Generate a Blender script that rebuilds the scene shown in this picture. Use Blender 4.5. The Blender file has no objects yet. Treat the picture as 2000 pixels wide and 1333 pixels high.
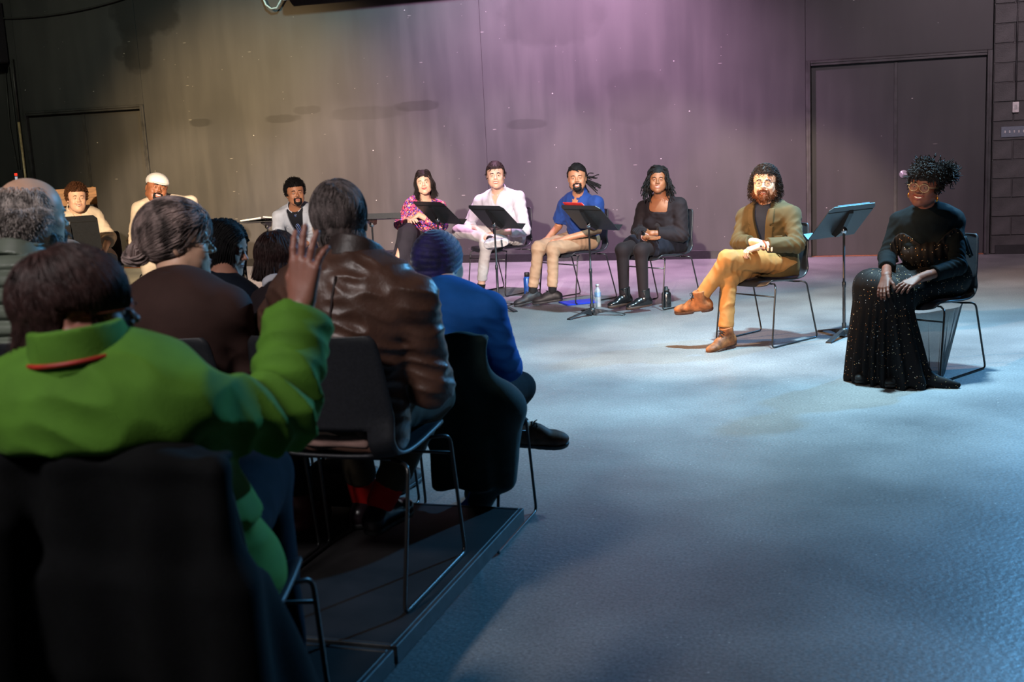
import bpy, bmesh, math, random
import numpy as np
from mathutils import Vector, Matrix

# ------------------------------------------------------------------ camera
F_PX = 2310.5
PITCH, ROLL, YAW = 0.17572836, -0.05143758, -0.31218019
CAM = np.array([0.8785, -13.8162, 1.588])
_cy, _sy = math.cos(YAW), math.sin(YAW)
FWD = np.array([_sy*math.cos(PITCH), _cy*math.cos(PITCH), -math.sin(PITCH)])
_r0 = np.array([_cy, -_sy, 0.0]); _u0 = np.cross(_r0, FWD)
RGT = _r0*math.cos(ROLL) + _u0*math.sin(ROLL)
UPV = _u0*math.cos(ROLL) - _r0*math.sin(ROLL)
scene = bpy.context.scene
COL = scene.collection
cd = bpy.data.cameras.new('camera')
cam = bpy.data.objects.new('camera', cd); COL.objects.link(cam)
cam.matrix_world = Matrix(((RGT[0], UPV[0], -FWD[0], CAM[0]), (RGT[1], UPV[1], -FWD[1], CAM[1]),
                           (RGT[2], UPV[2], -FWD[2], CAM[2]), (0, 0, 0, 1)))
cd.sensor_width = 36.0; cd.lens = F_PX/2000*36
cd.clip_start = 0.05; cd.clip_end = 100
cd.dof.use_dof = True; cd.dof.focus_distance = 8.6; cd.dof.aperture_fstop = 4.5
scene.camera = cam
vs = scene.view_settings
scene.display_settings.display_device = 'sRGB'
vs.view_transform = 'Standard'; vs.look = 'None'; vs.gamma = 1.0; vs.use_curve_mapping = False
vs.exposure = 0.0

# ------------------------------------------------------------------ world and lamps
w = bpy.data.worlds.new('world'); scene.world = w; w.use_nodes = True
w.node_tree.nodes['Background'].inputs[0].default_value = (0.35, 0.45, 0.6, 1)
w.node_tree.nodes['Background'].inputs[1].default_value = 0.012

def spot(name, loc, target, color, power, size=40, blend=0.6, radius=0.12):
    l = bpy.data.lights.new(name, 'SPOT'); l.energy = power; l.color = color
    l.spot_size = math.radians(size); l.spot_blend = blend; l.shadow_soft_size = radius
    o = bpy.data.objects.new(name, l); COL.objects.link(o); o.location = loc
    o.rotation_euler = (Vector(target)-Vector(loc)).to_track_quat('-Z', 'Y').to_euler()
    return o

for i, (tx, ty, cl, pw) in enumerate([(-.05, -5.0, (1.0, .74, .55), 8500), (-1.4, -3.5, (1.0, .80, .72), 13500), (-2.9, -3.0, (1.0, .86, .82), 15000), (-4.5, -3.6, (1.0, .82, .68), 16000), (-6.0, -4.2, (1.0, .76, .52), 24000)]):
    spot('front_beam', (1.0, -21.0, 4.7), (tx, ty, 1.05), cl, pw, 9.5, .45, .08)
spot('key_side', (-6.5, -9.5, 4.6), (.1, -5.1, .7), (1.0, .56, .28), 6500, 24, .5, .07)
spot('wash_blue', (3.8, -2.2, 4.9), (.8, -8.8, 0), (.14, .52, 1.0), 3000, 78, .9, .12)
spot('wash_cyan', (.7, -5.9, 5.0), (.1, -5.5, 0), (.52, .84, 1.0), 3900, 86, 1.0, .15)
spot('wall_violet', (-2.7, -2.7, 5.1), (-2.9, 0, .9), (1.0, .56, .90), 4600, 94, 1.0, .15)
spot('wall_amber', (-7.4, -6.0, 5.0), (-6.9, 0, .6), (1.0, .66, .30), 5600, 50, 1.0, .15)
spot('wall_teal', (-5.2, -2.4, 5.1), (-5.2, 0, 3.2), (.50, .88, .90), 750, 115, 1.0, .15)
spot('wall_left', (-9.6, -5.0, 5.0), (-9.6, 0, 1.6), (.95, 1.0, .75), 260, 70, 1.0, .15)  # extra dim lamp, added to lift the dark left end of the wall
spot('wall_right', (2.6, -6.5, 5.0), (1.6, 0, 1.0), (1.0, .76, .86), 1300, 60, 1.0, .15)  # added lamp that brightens the doors and blocks at the right
spot('house_soft', (-1.6, -14.8, 4.9), (-1.0, -11.0, .9), (1.0, .93, .92), 720, 60, .9, .4)


# ------------------------------------------------------------------ pixel rays to points in the room
def ray(u, v): return FWD + RGT*((u-1000)/F_PX) - UPV*((v-666.5)/F_PX)
def at(u, v, z=0.0):
    d = ray(u, v); return CAM + (z-CAM[2])/d[2]*d
def wall_pt(u, v):
    d = ray(u, v); return CAM + (-CAM[1])/d[1]*d

# ------------------------------------------------------------------ materials
def lin(c):
    return tuple(((x/12.92) if x <= 0.04045 else ((x+0.055)/1.055)**2.4) for x in c)
def rgb(r, g, b): return lin((r/255, g/255, b/255))
MATS = {}
def nd(nt, t, **kw):
    n = nt.nodes.new(t)
    for k, v in kw.items(): setattr(n, k, v)
    return n
def mat(name, col, rough=0.6, metal=0.0, noise=0.12, nscale=30, bump=0.0, bscale=60, col2=None, spec=0.5,
        sheen=0.0, coat=0.0, sss=0.0, stretch=None, alpha=1.0, trans=0.0, emit=None, estr=0.0):
    if name in MATS: return MATS[name]
    m = bpy.data.materials.new(name); m.use_nodes = True; nt = m.node_tree
    p = nt.nodes['Principled BSDF']
    p.inputs['Roughness'].default_value = rough; p.inputs['Metallic'].default_value = metal
    p.inputs['Specular IOR Level'].default_value = spec
    p.inputs['Sheen Weight'].default_value = sheen; p.inputs['Sheen Roughness'].default_value = 0.4
    p.inputs['Coat Weight'].default_value = coat
    if alpha < 1: p.inputs['Alpha'].default_value = alpha
    if trans: p.inputs['Transmission Weight'].default_value = trans; p.inputs['IOR'].default_value = 1.33
    if sss:
        p.inputs['Subsurface Weight'].default_value = sss; p.inputs['Subsurface Radius'].default_value = (1, .35, .2)
        p.inputs['Subsurface Scale'].default_value = 0.008
    if emit: p.inputs['Emission Color'].default_value = (*emit, 1); p.inputs['Emission Strength'].default_value = estr
    tc = nd(nt, 'ShaderNodeTexCoord'); mp = nd(nt, 'ShaderNodeMapping')
    nt.links.new(tc.outputs['Object'], mp.inputs[0])
    if stretch: mp.inputs['Scale'].default_value = stretch
    no = nd(nt, 'ShaderNodeTexNoise'); no.inputs['Scale'].default_value = nscale; no.inputs['Detail'].default_value = 4
    nt.links.new(mp.outputs[0], no.inputs['Vector'])
    mx = nd(nt, 'ShaderNodeMix', data_type='RGBA')
    c2 = col2 if col2 else tuple(x*(1-noise*2) for x in col)
    hi = col if col2 else tuple(min(1, x*(1+noise)) for x in col)
    mx.inputs[6].default_value = (*c2, 1); mx.inputs[7].default_value = (*hi, 1)
    rm = nd(nt, 'ShaderNodeMapRange'); rm.inputs[1].default_value = 0.35; rm.inputs[2].default_value = 0.65
    nt.links.new(no.outputs[0], rm.inputs[0]); nt.links.new(rm.outputs[0], mx.inputs[0])
    nt.links.new(mx.outputs[2], p.inputs['Base Color'])
    if bump:
        n2 = nd(nt, 'ShaderNodeTexNoise'); n2.inputs['Scale'].default_value = bscale; n2.inputs['Detail'].default_value = 3
        nt.links.new(mp.outputs[0], n2.inputs['Vector'])
        b = nd(nt, 'ShaderNodeBump'); b.inputs['Strength'].default_value = bump; b.inputs['Distance'].default_value = 0.004
        nt.links.new(n2.outputs[0], b.inputs['Height']); nt.links.new(b.outputs[0], p.inputs['Normal'])
    MATS[name] = m
    return m

# ------------------------------------------------------------------ mesh builder
def nrm(v): v = np.asarray(v, float); return v/(np.linalg.norm(v)+1e-12)
def frame(f, up=(0, 0, 1)):
    """columns: right, forward, up"""
    f = nrm(f); r = np.cross(f, up)
    if np.linalg.norm(r) < 1e-4: r = np.cross(f, (0, 1, 0.1))
    r = nrm(r); u = np.cross(r, f)
    return np.stack([r, f, u], 1)
class MB:
    def __init__(s): s.V = []; s.F = []; s.M = []; s.n = 0
    def add(s, V, F, m=0):
        V = np.asarray(V, float).reshape(-1, 3)
        s.V.append(V)
        if isinstance(F, list) and F and not np.isscalar(F[0]) and len({len(f) for f in F}) > 1:
            for f in F: s.F.append(np.array([f])+s.n); s.M.append(np.full(1, m))
        else:
            F = np.asarray(F); s.F.append(F+s.n); s.M.append(np.full(len(F), m) if np.isscalar(m) else np.asarray(m))
        s.n += len(V); return s
    def box(s, c, h, R=None, bev=0.0, m=0):
        c = np.asarray(c, float); h = np.asarray(h, float)
        sg = np.array([[x, y, z] for x in (-1, 1) for y in (-1, 1) for z in (-1, 1)], float)
        if bev <= 0:
            V = sg*h; F = [[0, 1, 3, 2], [4, 6, 7, 5], [0, 4, 5, 1], [2, 3, 7, 6], [0, 2, 6, 4], [1, 5, 7, 3]]
        else:
            b = min(bev, h.min()*0.9); V = []
            for q in sg:
                for a in range(3):
                    k = np.full(3, b); k[a] = 0; V.append(q*(h-k))
            V = np.array(V); F = []
            idx = lambda q, a: int((q[0] > 0)*4+(q[1] > 0)*2+(q[2] > 0))*3+a
            for a in range(3):
                o = [i for i in range(3) if i != a]
                for sa in (-1, 1):
                    L = []
                    for p, r in ((-1, -1), (1, -1), (1, 1), (-1, 1)):
                        q = [0, 0, 0]; q[a] = sa; q[o[0]] = p; q[o[1]] = r; L.append(idx(q, a))
                    F.append(L)
                for p in (-1, 1):
                    for r in (-1, 1):
                        q1 = [0, 0, 0]; q1[o[0]] = p; q1[o[1]] = r; q1[a] = -1
                        q2 = list(q1); q2[a] = 1
                        F.append([idx(q1, o[0]), idx(q2, o[0]), idx(q2, o[1]), idx(q1, o[1])])
            for q in sg: F.append([idx(q, 0), idx(q, 1), idx(q, 2)])
            F2 = []
            for f in F:
                P = V[f]; n = np.cross(P[1]-P[0], P[2]-P[0])
                F2.append(f if n@P.mean(0) > 0 else f[::-1])
            F = F2
        if R is not None: V = V@np.asarray(R).T
        return s.add(V+c, F, m)
    def tube(s, pts, r, n=8, cap=True, m=0, closed=False):
        P = np.asarray(pts, float); K = len(P); r = np.broadcast_to(np.asarray(r, float), (K,))
        if closed: T = np.roll(P, -1, 0)-np.roll(P, 1, 0)
        else: T = np.gradient(P, axis=0)
        T /= np.linalg.norm(T, axis=1, keepdims=True)+1e-12
        a = np.array([0, 0, 1.0]) if abs(T[0][2]) < 0.9 else np.array([1.0, 0, 0])
        N = np.zeros_like(P); x = nrm(np.cross(T[0], a)); N[0] = x
        for i in range(1, K):
            x = x-T[i]*(x@T[i]); x = nrm(x); N[i] = x
        B = np.cross(T, N); an = np.arange(n)*2*math.pi/n
        V = P[:, None]+r[:, None, None]*(N[:, None]*np.cos(an)[None, :, None]+B[:, None]*np.sin(an)[None, :, None])
        KK = K if closed else K-1
        i = np.arange(KK)[:, None]; j = np.arange(n)[None]
        i2 = (i+1) % K; j2 = (j+1) % n
        F = np.stack([i*n+j, i*n+j2, i2*n+j2, i2*n+j], -1).reshape(-1, 4)
        base = s.n
        s.add(V, F, m)
        if cap and not closed:
            s.F.append(np.array([list(range(n))[::-1]])+base); s.M.append(np.full(1, m))
            s.F.append(np.array([list(range(n))])+base+(K-1)*n); s.M.append(np.full(1, m))
        return s
    def lathe(s, c, prof, n=20, R=None, m=0):
        prof = np.asarray(prof, float); an = np.arange(n)*2*math.pi/n
        V = np.stack([prof[:, :1]*np.cos(an), prof[:, :1]*np.sin(an), np.repeat(prof[:, 1:2], n, 1)], -1).reshape(-1, 3)
        K = len(prof); i = np.arange(K-1)[:, None]; j = np.arange(n)[None]; j2 = (j+1) % n
        F = np.stack([i*n+j, i*n+j2, (i+1)*n+j2, (i+1)*n+j], -1).reshape(-1, 4)
        if R is not None: V = V@np.asarray(R).T
        return s.add(V+np.asarray(c), F, m)
    def ball(s, c, r, R=None, n=12, k=8, m=0):
        r = np.broadcast_to(np.asarray(r, float), (3,))
        th = np.linspace(0, math.pi, k+1); prof = np.stack([np.sin(th), -np.cos(th)], 1)
        an = np.arange(n)*2*math.pi/n
        V = np.stack([prof[:, :1]*np.cos(an), prof[:, :1]*np.sin(an), np.repeat(prof[:, 1:2], n, 1)], -1).reshape(-1, 3)*r
        K = len(prof); i = np.arange(K-1)[:, None]; j = np.arange(n)[None]; j2 = (j+1) % n
        F = np.stack([i*n+j, i*n+j2, (i+1)*n+j2, (i+1)*n+j], -1).reshape(-1, 4)
        if R is not None: V = V@np.asarray(R).T
        return s.add(V+np.asarray(c), F, m)
    def strands(s, P, r, n=3, m=0):
        """P: (N,K,3) many thin hair strands at once, r: (K,) or (N,K)"""
        N, K, _ = P.shape; r = np.broadcast_to(np.asarray(r, float), (N, K))
        T = np.gradient(P, axis=1); T /= np.linalg.norm(T, axis=2, keepdims=True)+1e-9
        a = np.zeros_like(T); a[..., 0] = 0.3; a[..., 1] = 0.5; a[..., 2] = 0.81
        A = np.cross(T, a); A /= np.linalg.norm(A, axis=2, keepdims=True)+1e-9
        B = np.cross(T, A); an = np.arange(n)*2*math.pi/n
        V = P[:, :, None]+r[..., None, None]*(A[:, :, None]*np.cos(an)[:, None]+B[:, :, None]*np.sin(an)[:, None])
        b = (np.arange(N)*K*n)[:, None, None]; i = np.arange(K-1)[None, :, None]; j = np.arange(n)[None, None]
        j2 = (j+1) % n
        F = np.stack([b+i*n+j, b+i*n+j2, b+(i+1)*n+j2, b+(i+1)*n+j], -1).reshape(-1, 4)
        return s.add(V, F, m)
    def build(s, name, mats, parent=None, loc=(0, 0, 0), smooth=True, label=None, rotz=0.0):
        me = bpy.data.meshes.new(name)
        V = np.concatenate(s.V)-np.asarray(loc, float)
        if rotz:
            c, q = math.cos(-rotz), math.sin(-rotz)
            V = np.stack([V[:, 0]*c-V[:, 1]*q, V[:, 0]*q+V[:, 1]*c, V[:, 2]], 1)
        me.vertices.add(len(V)); me.vertices.foreach_set('co', V.astype(np.float32).ravel())
        lt = np.concatenate([np.full(len(f), f.shape[1]) for f in s.F])
        li = np.concatenate([f.ravel() for f in s.F]).astype(np.int32)
        ls = np.concatenate([[0], np.cumsum(lt)[:-1]]).astype(np.int32)
        me.loops.add(len(li)); me.loops.foreach_set('vertex_index', li)
        me.polygons.add(len(lt)); me.polygons.foreach_set('loop_start', ls)
        if not isinstance(mats, (list, tuple)): mats = [mats]
        for m in mats: me.materials.append(m)
        me.polygons.foreach_set('material_index', np.concatenate(s.M).astype(np.int32))
        me.polygons.foreach_set('use_smooth', np.full(len(lt), bool(smooth)))
        me.update(calc_edges=True)
        o = bpy.data.objects.new(name, me); COL.objects.link(o)
        if parent is not None: o.parent = parent
        elif any(loc) or rotz: o.location = loc; o.rotation_euler = (0, 0, rotz)
        if label: o['label'] = label
        return o
def tag(o, label, cat, group=None, kind=None):
    o['label'] = label
    if cat: o['category'] = cat
    if group: o['group'] = group
    if kind: o['kind'] = kind
    return o
def empty(name, loc, rotz=0.0):
    o = bpy.data.objects.new(name, None); COL.objects.link(o); o.empty_display_size = 0.05
    o.location = loc; o.rotation_euler = (0, 0, rotz); return o
def copy_tree(o, parent=None):
    c = o.copy(); COL.objects.link(c); c.parent = parent
    for ch in list(o.children): copy_tree(ch, c)
    return c
def rotz_m(t): c, s_ = math.cos(t), math.sin(t); return np.array([[c, -s_, 0], [s_, c, 0], [0, 0, 1.0]])
def Rx(a): c, s_ = math.cos(a), math.sin(a); return np.array([[1, 0, 0], [0, c, -s_], [0, s_, c]])
def Ry(a): c, s_ = math.cos(a), math.sin(a); return np.array([[c, 0, s_], [0, 1, 0], [-s_, 0, c]])

# ------------------------------------------------------------------ smooth distance-field modelling
_rng = np.random.RandomState(7)
_D = _rng.randn(24, 3); _D /= np.linalg.norm(_D, axis=1, keepdims=True); _PH = _rng.rand(24)*6.28
def fbm(P, f, seed=0, oct=5):
    v = np.zeros(len(P), np.float32)
    for i in range(oct):
        k = (seed*5+i) % 24
        v += np.sin(P@_D[k]*f*(1+0.37*i)+_PH[k]+1.3*np.sin(P@_D[(k+7) % 24]*f*0.6+_PH[(k+3) % 24]))
    return v/oct
class Prim:
    def __init__(s, fn, lo, hi, k=0.02, op='u', tag_=0): s.fn = fn; s.lo = np.asarray(lo, float); s.hi = np.asarray(hi, float); s.k = k; s.op = op; s.t = tag_
def rc(a, b, r1, r2=None, k=0.02, op='u', cut=False, tag_=0, flat=None):
    """tapered capsule; flat=(axis, factor) squashes it along an axis; cut trims the end flat"""
    a = np.asarray(a, float); b = np.asarray(b, float); r2 = r1 if r2 is None else r2
    d = b-a; L2 = d@d+1e-12; n = d/math.sqrt(L2); R = max(r1, r2)
    def fn(P):
        t = np.clip((P-a)@d/L2, 0, 1)
        q = P-a-t[:, None]*d
        if flat is not None:
            ax, fc = flat; ax = np.asarray(ax); c = q@ax; q = q+np.outer(c*(1/fc-1), ax)
        D = np.sqrt((q*q).sum(1))-(r1+(r2-r1)*t)
        if flat is not None: D = D*min(1, flat[1]*1.3)
        if cut: D = np.maximum(D, (P-b)@n)
        return D
    return Prim(fn, np.minimum(a, b)-R, np.maximum(a, b)+R, k, op, tag_)
def ell(c, r, R=None, k=0.03, op='u', tag_=0):
    c = np.asarray(c, float); r = np.broadcast_to(np.asarray(r, float), (3,)); R_ = np.eye(3) if R is None else np.asarray(R)
    def fn(P):
        q = (P-c)@R_; k0 = np.sqrt(((q/r)**2).sum(1)); k1 = np.sqrt(((q/r**2)**2).sum(1))+1e-9
        return k0*(k0-1)/k1
    h = np.abs(R_)@r
    return Prim(fn, c-h, c+h, k, op, tag_)
def rbox(c, h, R=None, rad=0.01, k=0.0, op='u', tag_=0):
    c = np.asarray(c, float); h = np.asarray(h, float); R_ = np.eye(3) if R is None else np.asarray(R)
    def fn(P):
        q = np.abs((P-c)@R_)-(h-rad)
        return np.sqrt((np.maximum(q, 0)**2).sum(1))+np.minimum(q.max(1), 0)-rad
    e = np.abs(R_)@h
    return Prim(fn, c-e, c+e, k, op, tag_)
def fnp(fn, lo, hi, k=0.0, op='u', tag_=0): return Prim(fn, lo, hi, k, op, tag_)
def comb(D, d, k, op):
    if op == 'u':
        if k <= 0: return np.minimum(D, d)
        h = np.maximum(k-np.abs(D-d), 0)/k; return np.minimum(D, d)-h*h*k*0.25
    d = -d if op == 's' else d
    if k <= 0: return np.maximum(D, d)
    h = np.maximum(k-np.abs(D-d), 0)/k; return np.maximum(D, d)+h*h*k*0.25
def feval(prims, P):
    D = np.full(len(P), 9.0)
    for p in prims: D = comb(D, p.fn(P), p.k, p.op)
    return D
def field(prims, h, disp=None, clip=None, pad=0.02):
    """polygonise with surface nets -> (verts, quads)"""
    us = [p for p in prims if p.op == 'u']
    lo = np.min([p.lo for p in us], 0)-pad; hi = np.max([p.hi for p in us], 0)+pad
    if clip is not None: lo = np.maximum(lo, clip[0]); hi = np.minimum(hi, clip[1])
    n = np.ceil((hi-lo)/h).astype(int)+1
    ax = [lo[i]+np.arange(n[i])*h for i in range(3)]
    D = np.full(n, 9.0, np.float32)
    for p in prims:
        e = p.k+2.5*h+0.012
        i0 = np.maximum(np.floor((p.lo-e-lo)/h).astype(int), 0); i1 = np.minimum(np.ceil((p.hi+e-lo)/h).astype(int)+1, n)
        if np.any(i1 <= i0): continue
        g = np.stack(np.meshgrid(ax[0][i0[0]:i1[0]], ax[1][i0[1]:i1[1]], ax[2][i0[2]:i1[2]], indexing='ij'), -1).reshape(-1, 3)
        d = p.fn(g).reshape(i1-i0)
        sl = tuple(slice(i0[i], i1[i]) for i in range(3))
        D[sl] = comb(D[sl], d, p.k, p.op)
    if disp is not None:
        m = np.argwhere(np.abs(D) < 0.035)
        P = lo+m*h
        D[m[:, 0], m[:, 1], m[:, 2]] += disp(P)
    D[0] = D[-1] = 9; D[:, 0] = D[:, -1] = 9; D[:, :, 0] = D[:, :, -1] = 9
    S = D < 0
    c = np.zeros(np.array(S.shape)-1, np.int8)
    for dx in (0, 1):
        for dy in (0, 1):
            for dz in (0, 1):
                c += S[dx:S.shape[0]-1+dx, dy:S.shape[1]-1+dy, dz:S.shape[2]-1+dz]
    act = (c > 0) & (c < 8); ij = np.argwhere(act)
    if len(ij) == 0: return np.zeros((0, 3)), np.zeros((0, 4), int)
    idx = np.full(act.shape, -1, np.int32); idx[act] = np.arange(len(ij))
    cor = [(x, y, z) for x in (0, 1) for y in (0, 1) for z in (0, 1)]
    val = {q: D[ij[:, 0]+q[0], ij[:, 1]+q[1], ij[:, 2]+q[2]] for q in cor}
    acc = np.zeros((len(ij), 3)); cnt = np.zeros(len(ij))
    for q in cor:
        for a in range(3):
            if q[a]: continue
            q2 = list(q); q2[a] = 1; q2 = tuple(q2)
            d0, d1 = val[q], val[q2]; m = (d0 < 0) != (d1 < 0)
            t = np.where(m, d0/np.where(m, d0-d1, 1), 0)
            pt = np.tile(np.array(q, float), (len(ij), 1)); pt[:, a] = t
            acc[m] += pt[m]; cnt[m] += 1
    V = lo+(ij+acc/cnt[:, None])*h
    Q = []
    for a in range(3):
        b, c_ = (a+1) % 3, (a+2) % 3
        s0 = [slice(None)]*3; s1 = [slice(None)]*3; s0[a] = slice(0, -1); s1[a] = slice(1, None)
        X = S[tuple(s0)] != S[tuple(s1)]
        e = np.argwhere(X); e = e[(e[:, b] > 0) & (e[:, c_] > 0)]
        ok = (e[:, b] < S.shape[b]-1) & (e[:, c_] < S.shape[c_]-1); e = e[ok]
        def I(db, dc):
            k = e.copy(); k[:, b] += db; k[:, c_] += dc; return idx[k[:, 0], k[:, 1], k[:, 2]]
        q = np.stack([I(-1, -1), I(0, -1), I(0, 0), I(-1, 0)], 1)
        ins = S[e[:, 0], e[:, 1], e[:, 2]]
        q[~ins] = q[~ins][:, ::-1]
        Q.append(q)
    Q = np.concatenate(Q); Q = Q[(Q >= 0).all(1)]
    return V, Q
def near(prims, P, names):
    """distance from points to the prims carrying one of the tags"""
    D = np.full(len(P), 9.0)
    for p in prims:
        if p.t in names: D = np.minimum(D, p.fn(P))
    return D

# ------------------------------------------------------------------ room materials
def wall_material():
    m = bpy.data.materials.new('black_wall_paint'); m.use_nodes = True; nt = m.node_tree; p = nt.nodes['Principled BSDF']
    L = nt.links.new
    tc = nd(nt, 'ShaderNodeTexCoord')
    base = nd(nt, 'ShaderNodeTexNoise'); base.inputs['Scale'].default_value = 0.9; base.inputs['Detail'].default_value = 5
    L(tc.outputs['Object'], base.inputs['Vector'])
    mp = nd(nt, 'ShaderNodeMapping'); mp.inputs['Scale'].default_value = (3.2, 1, 0.45)
    L(tc.outputs['Object'], mp.inputs[0])
    st = nd(nt, 'ShaderNodeTexNoise'); st.inputs['Scale'].default_value = 1.6; st.inputs['Detail'].default_value = 6
    L(mp.outputs[0], st.inputs['Vector'])
    r1 = nd(nt, 'ShaderNodeMapRange'); r1.inputs[1].default_value = 0.3; r1.inputs[2].default_value = 0.72
    L(base.outputs[0], r1.inputs[0])
    r2 = nd(nt, 'ShaderNodeMapRange'); r2.inputs[1].default_value = 0.42; r2.inputs[2].default_value = 0.8
    L(st.outputs[0], r2.inputs[0])
    a = nd(nt, 'ShaderNodeMix', data_type='RGBA'); a.inputs[6].default_value = (0.030, 0.030, 0.032, 1); a.inputs[7].default_value = (0.046, 0.045, 0.046, 1)
    L(r1.outputs[0], a.inputs[0])
    b = nd(nt, 'ShaderNodeMix', data_type='RGBA'); b.inputs[7].default_value = (0.062, 0.060, 0.060, 1)
    r2m = nd(nt, 'ShaderNodeMath', operation='MULTIPLY'); r2m.inputs[1].default_value = 0.55
    L(r2.outputs[0], r2m.inputs[0]); L(r2m.outputs[0], b.inputs[0]); L(a.outputs[2], b.inputs[6])
    out = b
    # darker touch-up patches of paint: (x, z, half width, half height, strength)
    sep = nd(nt, 'ShaderNodeSeparateXYZ'); L(tc.outputs['Object'], sep.inputs[0])
    wn = nd(nt, 'ShaderNodeTexNoise'); wn.inputs['Scale'].default_value = 5; wn.inputs['Detail'].default_value = 3
    L(tc.outputs['Object'], wn.inputs['Vector'])
    for (x, z, hx, hz, s) in [(-8.37, 3.36, .50, .30, .85), (-8.55, 2.92, .22, .32, .8), (-8.75, 2.86, .18, .1, .5), (-7.69, 1.9, .17, .05, .5),
                              (-6.5, 1.89, .24, .05, .4), (-6.15, 1.98, .2, .05, .3), (-4.65, 1.95, .28, .06, .4), (-5.3, 1.9, .5, .08, .25),
                              (-3.25, 1.66, .25, .06, .35), (-9.5, 1.75, .18, .04, .4), (-1.9, 1.9, .35, .3, .22), (-2.9, 2.9, .6, .35, .3)]:
        def term(o, c, h):
            q = nd(nt, 'ShaderNodeMath', operation='SUBTRACT'); L(o, q.inputs[0]); q.inputs[1].default_value = c
            d = nd(nt, 'ShaderNodeMath', operation='DIVIDE'); L(q.outputs[0], d.inputs[0]); d.inputs[1].default_value = h
            e = nd(nt, 'ShaderNodeMath', operation='POWER'); 
            ab = nd(nt, 'ShaderNodeMath', operation='ABSOLUTE'); L(d.outputs[0], ab.inputs[0]); L(ab.outputs[0], e.inputs[0]); e.inputs[1].default_value = 3
            return e
        ex, ez = term(sep.outputs[0], x, hx), term(sep.outputs[2], z, hz)
        su = nd(nt, 'ShaderNodeMath', operation='ADD'); L(ex.outputs[0], su.inputs[0]); L(ez.outputs[0], su.inputs[1])
        s2 = nd(nt, 'ShaderNodeMath', operation='MULTIPLY_ADD'); L(wn.outputs[0], s2.inputs[0]); s2.inputs[1].default_value = 2.2; L(su.outputs[0], s2.inputs[2])
        mr = nd(nt, 'ShaderNodeMapRange'); mr.inputs[1].default_value = 1.75; mr.inputs[2].default_value = 2.4
        mr.inputs[3].default_value = s; mr.inputs[4].default_value = 0
        L(s2.outputs[0], mr.inputs[0])
        q = nd(nt, 'ShaderNodeMix', data_type='RGBA'); q.inputs[7].default_value = (0.010, 0.010, 0.011, 1)
        L(mr.outputs[0], q.inputs[0]); L(out.outputs[2], q.inputs[6]); out = q
    # scuffs, pale chips
    mp2 = nd(nt, 'ShaderNodeMapping'); mp2.inputs['Scale'].default_value = (1, 1, 1.7); L(tc.outputs['Object'], mp2.inputs[0])
    vo = nd(nt, 'ShaderNodeTexVoronoi'); vo.inputs['Scale'].default_value = 5.5; L(mp2.outputs[0], vo.inputs['Vector'])
    lt = nd(nt, 'ShaderNodeMath', operation='LESS_THAN'); lt.inputs[1].default_value = 0.045; L(vo.outputs['Distance'], lt.inputs[0])
    sc = nd(nt, 'ShaderNodeSeparateColor'); L(vo.outputs['Color'], sc.inputs[0])
    gt = nd(nt, 'ShaderNodeMath', operation='GREATER_THAN'); gt.inputs[1].default_value = 0.80; L(sc.outputs[0], gt.inputs[0])
    mu = nd(nt, 'ShaderNodeMath', operation='MULTIPLY'); L(lt.outputs[0], mu.inputs[0]); L(gt.outputs[0], mu.inputs[1])
    q = nd(nt, 'ShaderNodeMix', data_type='RGBA'); q.inputs[7].default_value = (0.5, 0.47, 0.45, 1)
    L(mu.outputs[0], q.inputs[0]); L(out.outputs[2], q.inputs[6]); out = q
    mp3 = nd(nt, 'ShaderNodeMapping'); mp3.inputs['Scale'].default_value = (1, 1, 6); L(tc.outputs['Object'], mp3.inputs[0])
    for scl, th_, pr_, mpp, cc_ in ((13, .055, .90, mp2, .42), (2.2, .055, .70, mp3, .16)):
        v2 = nd(nt, 'ShaderNodeTexVoronoi'); v2.inputs['Scale'].default_value = scl; L(mpp.outputs[0], v2.inputs['Vector'])
        l2 = nd(nt, 'ShaderNodeMath', operation='LESS_THAN'); l2.inputs[1].default_value = th_; L(v2.outputs['Distance'], l2.inputs[0])
        s2_ = nd(nt, 'ShaderNodeSeparateColor'); L(v2.outputs['Color'], s2_.inputs[0])
        g2 = nd(nt, 'ShaderNodeMath', operation='GREATER_THAN'); g2.inputs[1].default_value = pr_; L(s2_.outputs[0], g2.inputs[0])
        m2_ = nd(nt, 'ShaderNodeMath', operation='MULTIPLY'); L(l2.outputs[0], m2_.inputs[0]); L(g2.outputs[0], m2_.inputs[1])
        q = nd(nt, 'ShaderNodeMix', data_type='RGBA'); q.inputs[7].default_value = (cc_, cc_*.95, cc_*.9, 1)
        L(m2_.outputs[0], q.inputs[0]); L(out.outputs[2], q.inputs[6]); out = q
    L(out.outputs[2], p.inputs['Base Color'])
    rr = nd(nt, 'ShaderNodeMapRange'); rr.inputs[3].default_value = 0.42; rr.inputs[4].default_value = 0.62
    L(st.outputs[0], rr.inputs[0]); L(rr.outputs[0], p.inputs['Roughness'])
    p.inputs['Specular IOR Level'].default_value = 0.35
    bn = nd(nt, 'ShaderNodeTexNoise'); bn.inputs['Scale'].default_value = 120; L(tc.outputs['Object'], bn.inputs['Vector'])
    bu = nd(nt, 'ShaderNodeBump'); bu.inputs['Strength'].default_value = 0.05; bu.inputs['Distance'].default_value = 0.003
    L(bn.outputs[0], bu.inputs['Height']); L(bu.outputs[0], p.inputs['Normal'])
    MATS['wall'] = m; return m
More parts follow.
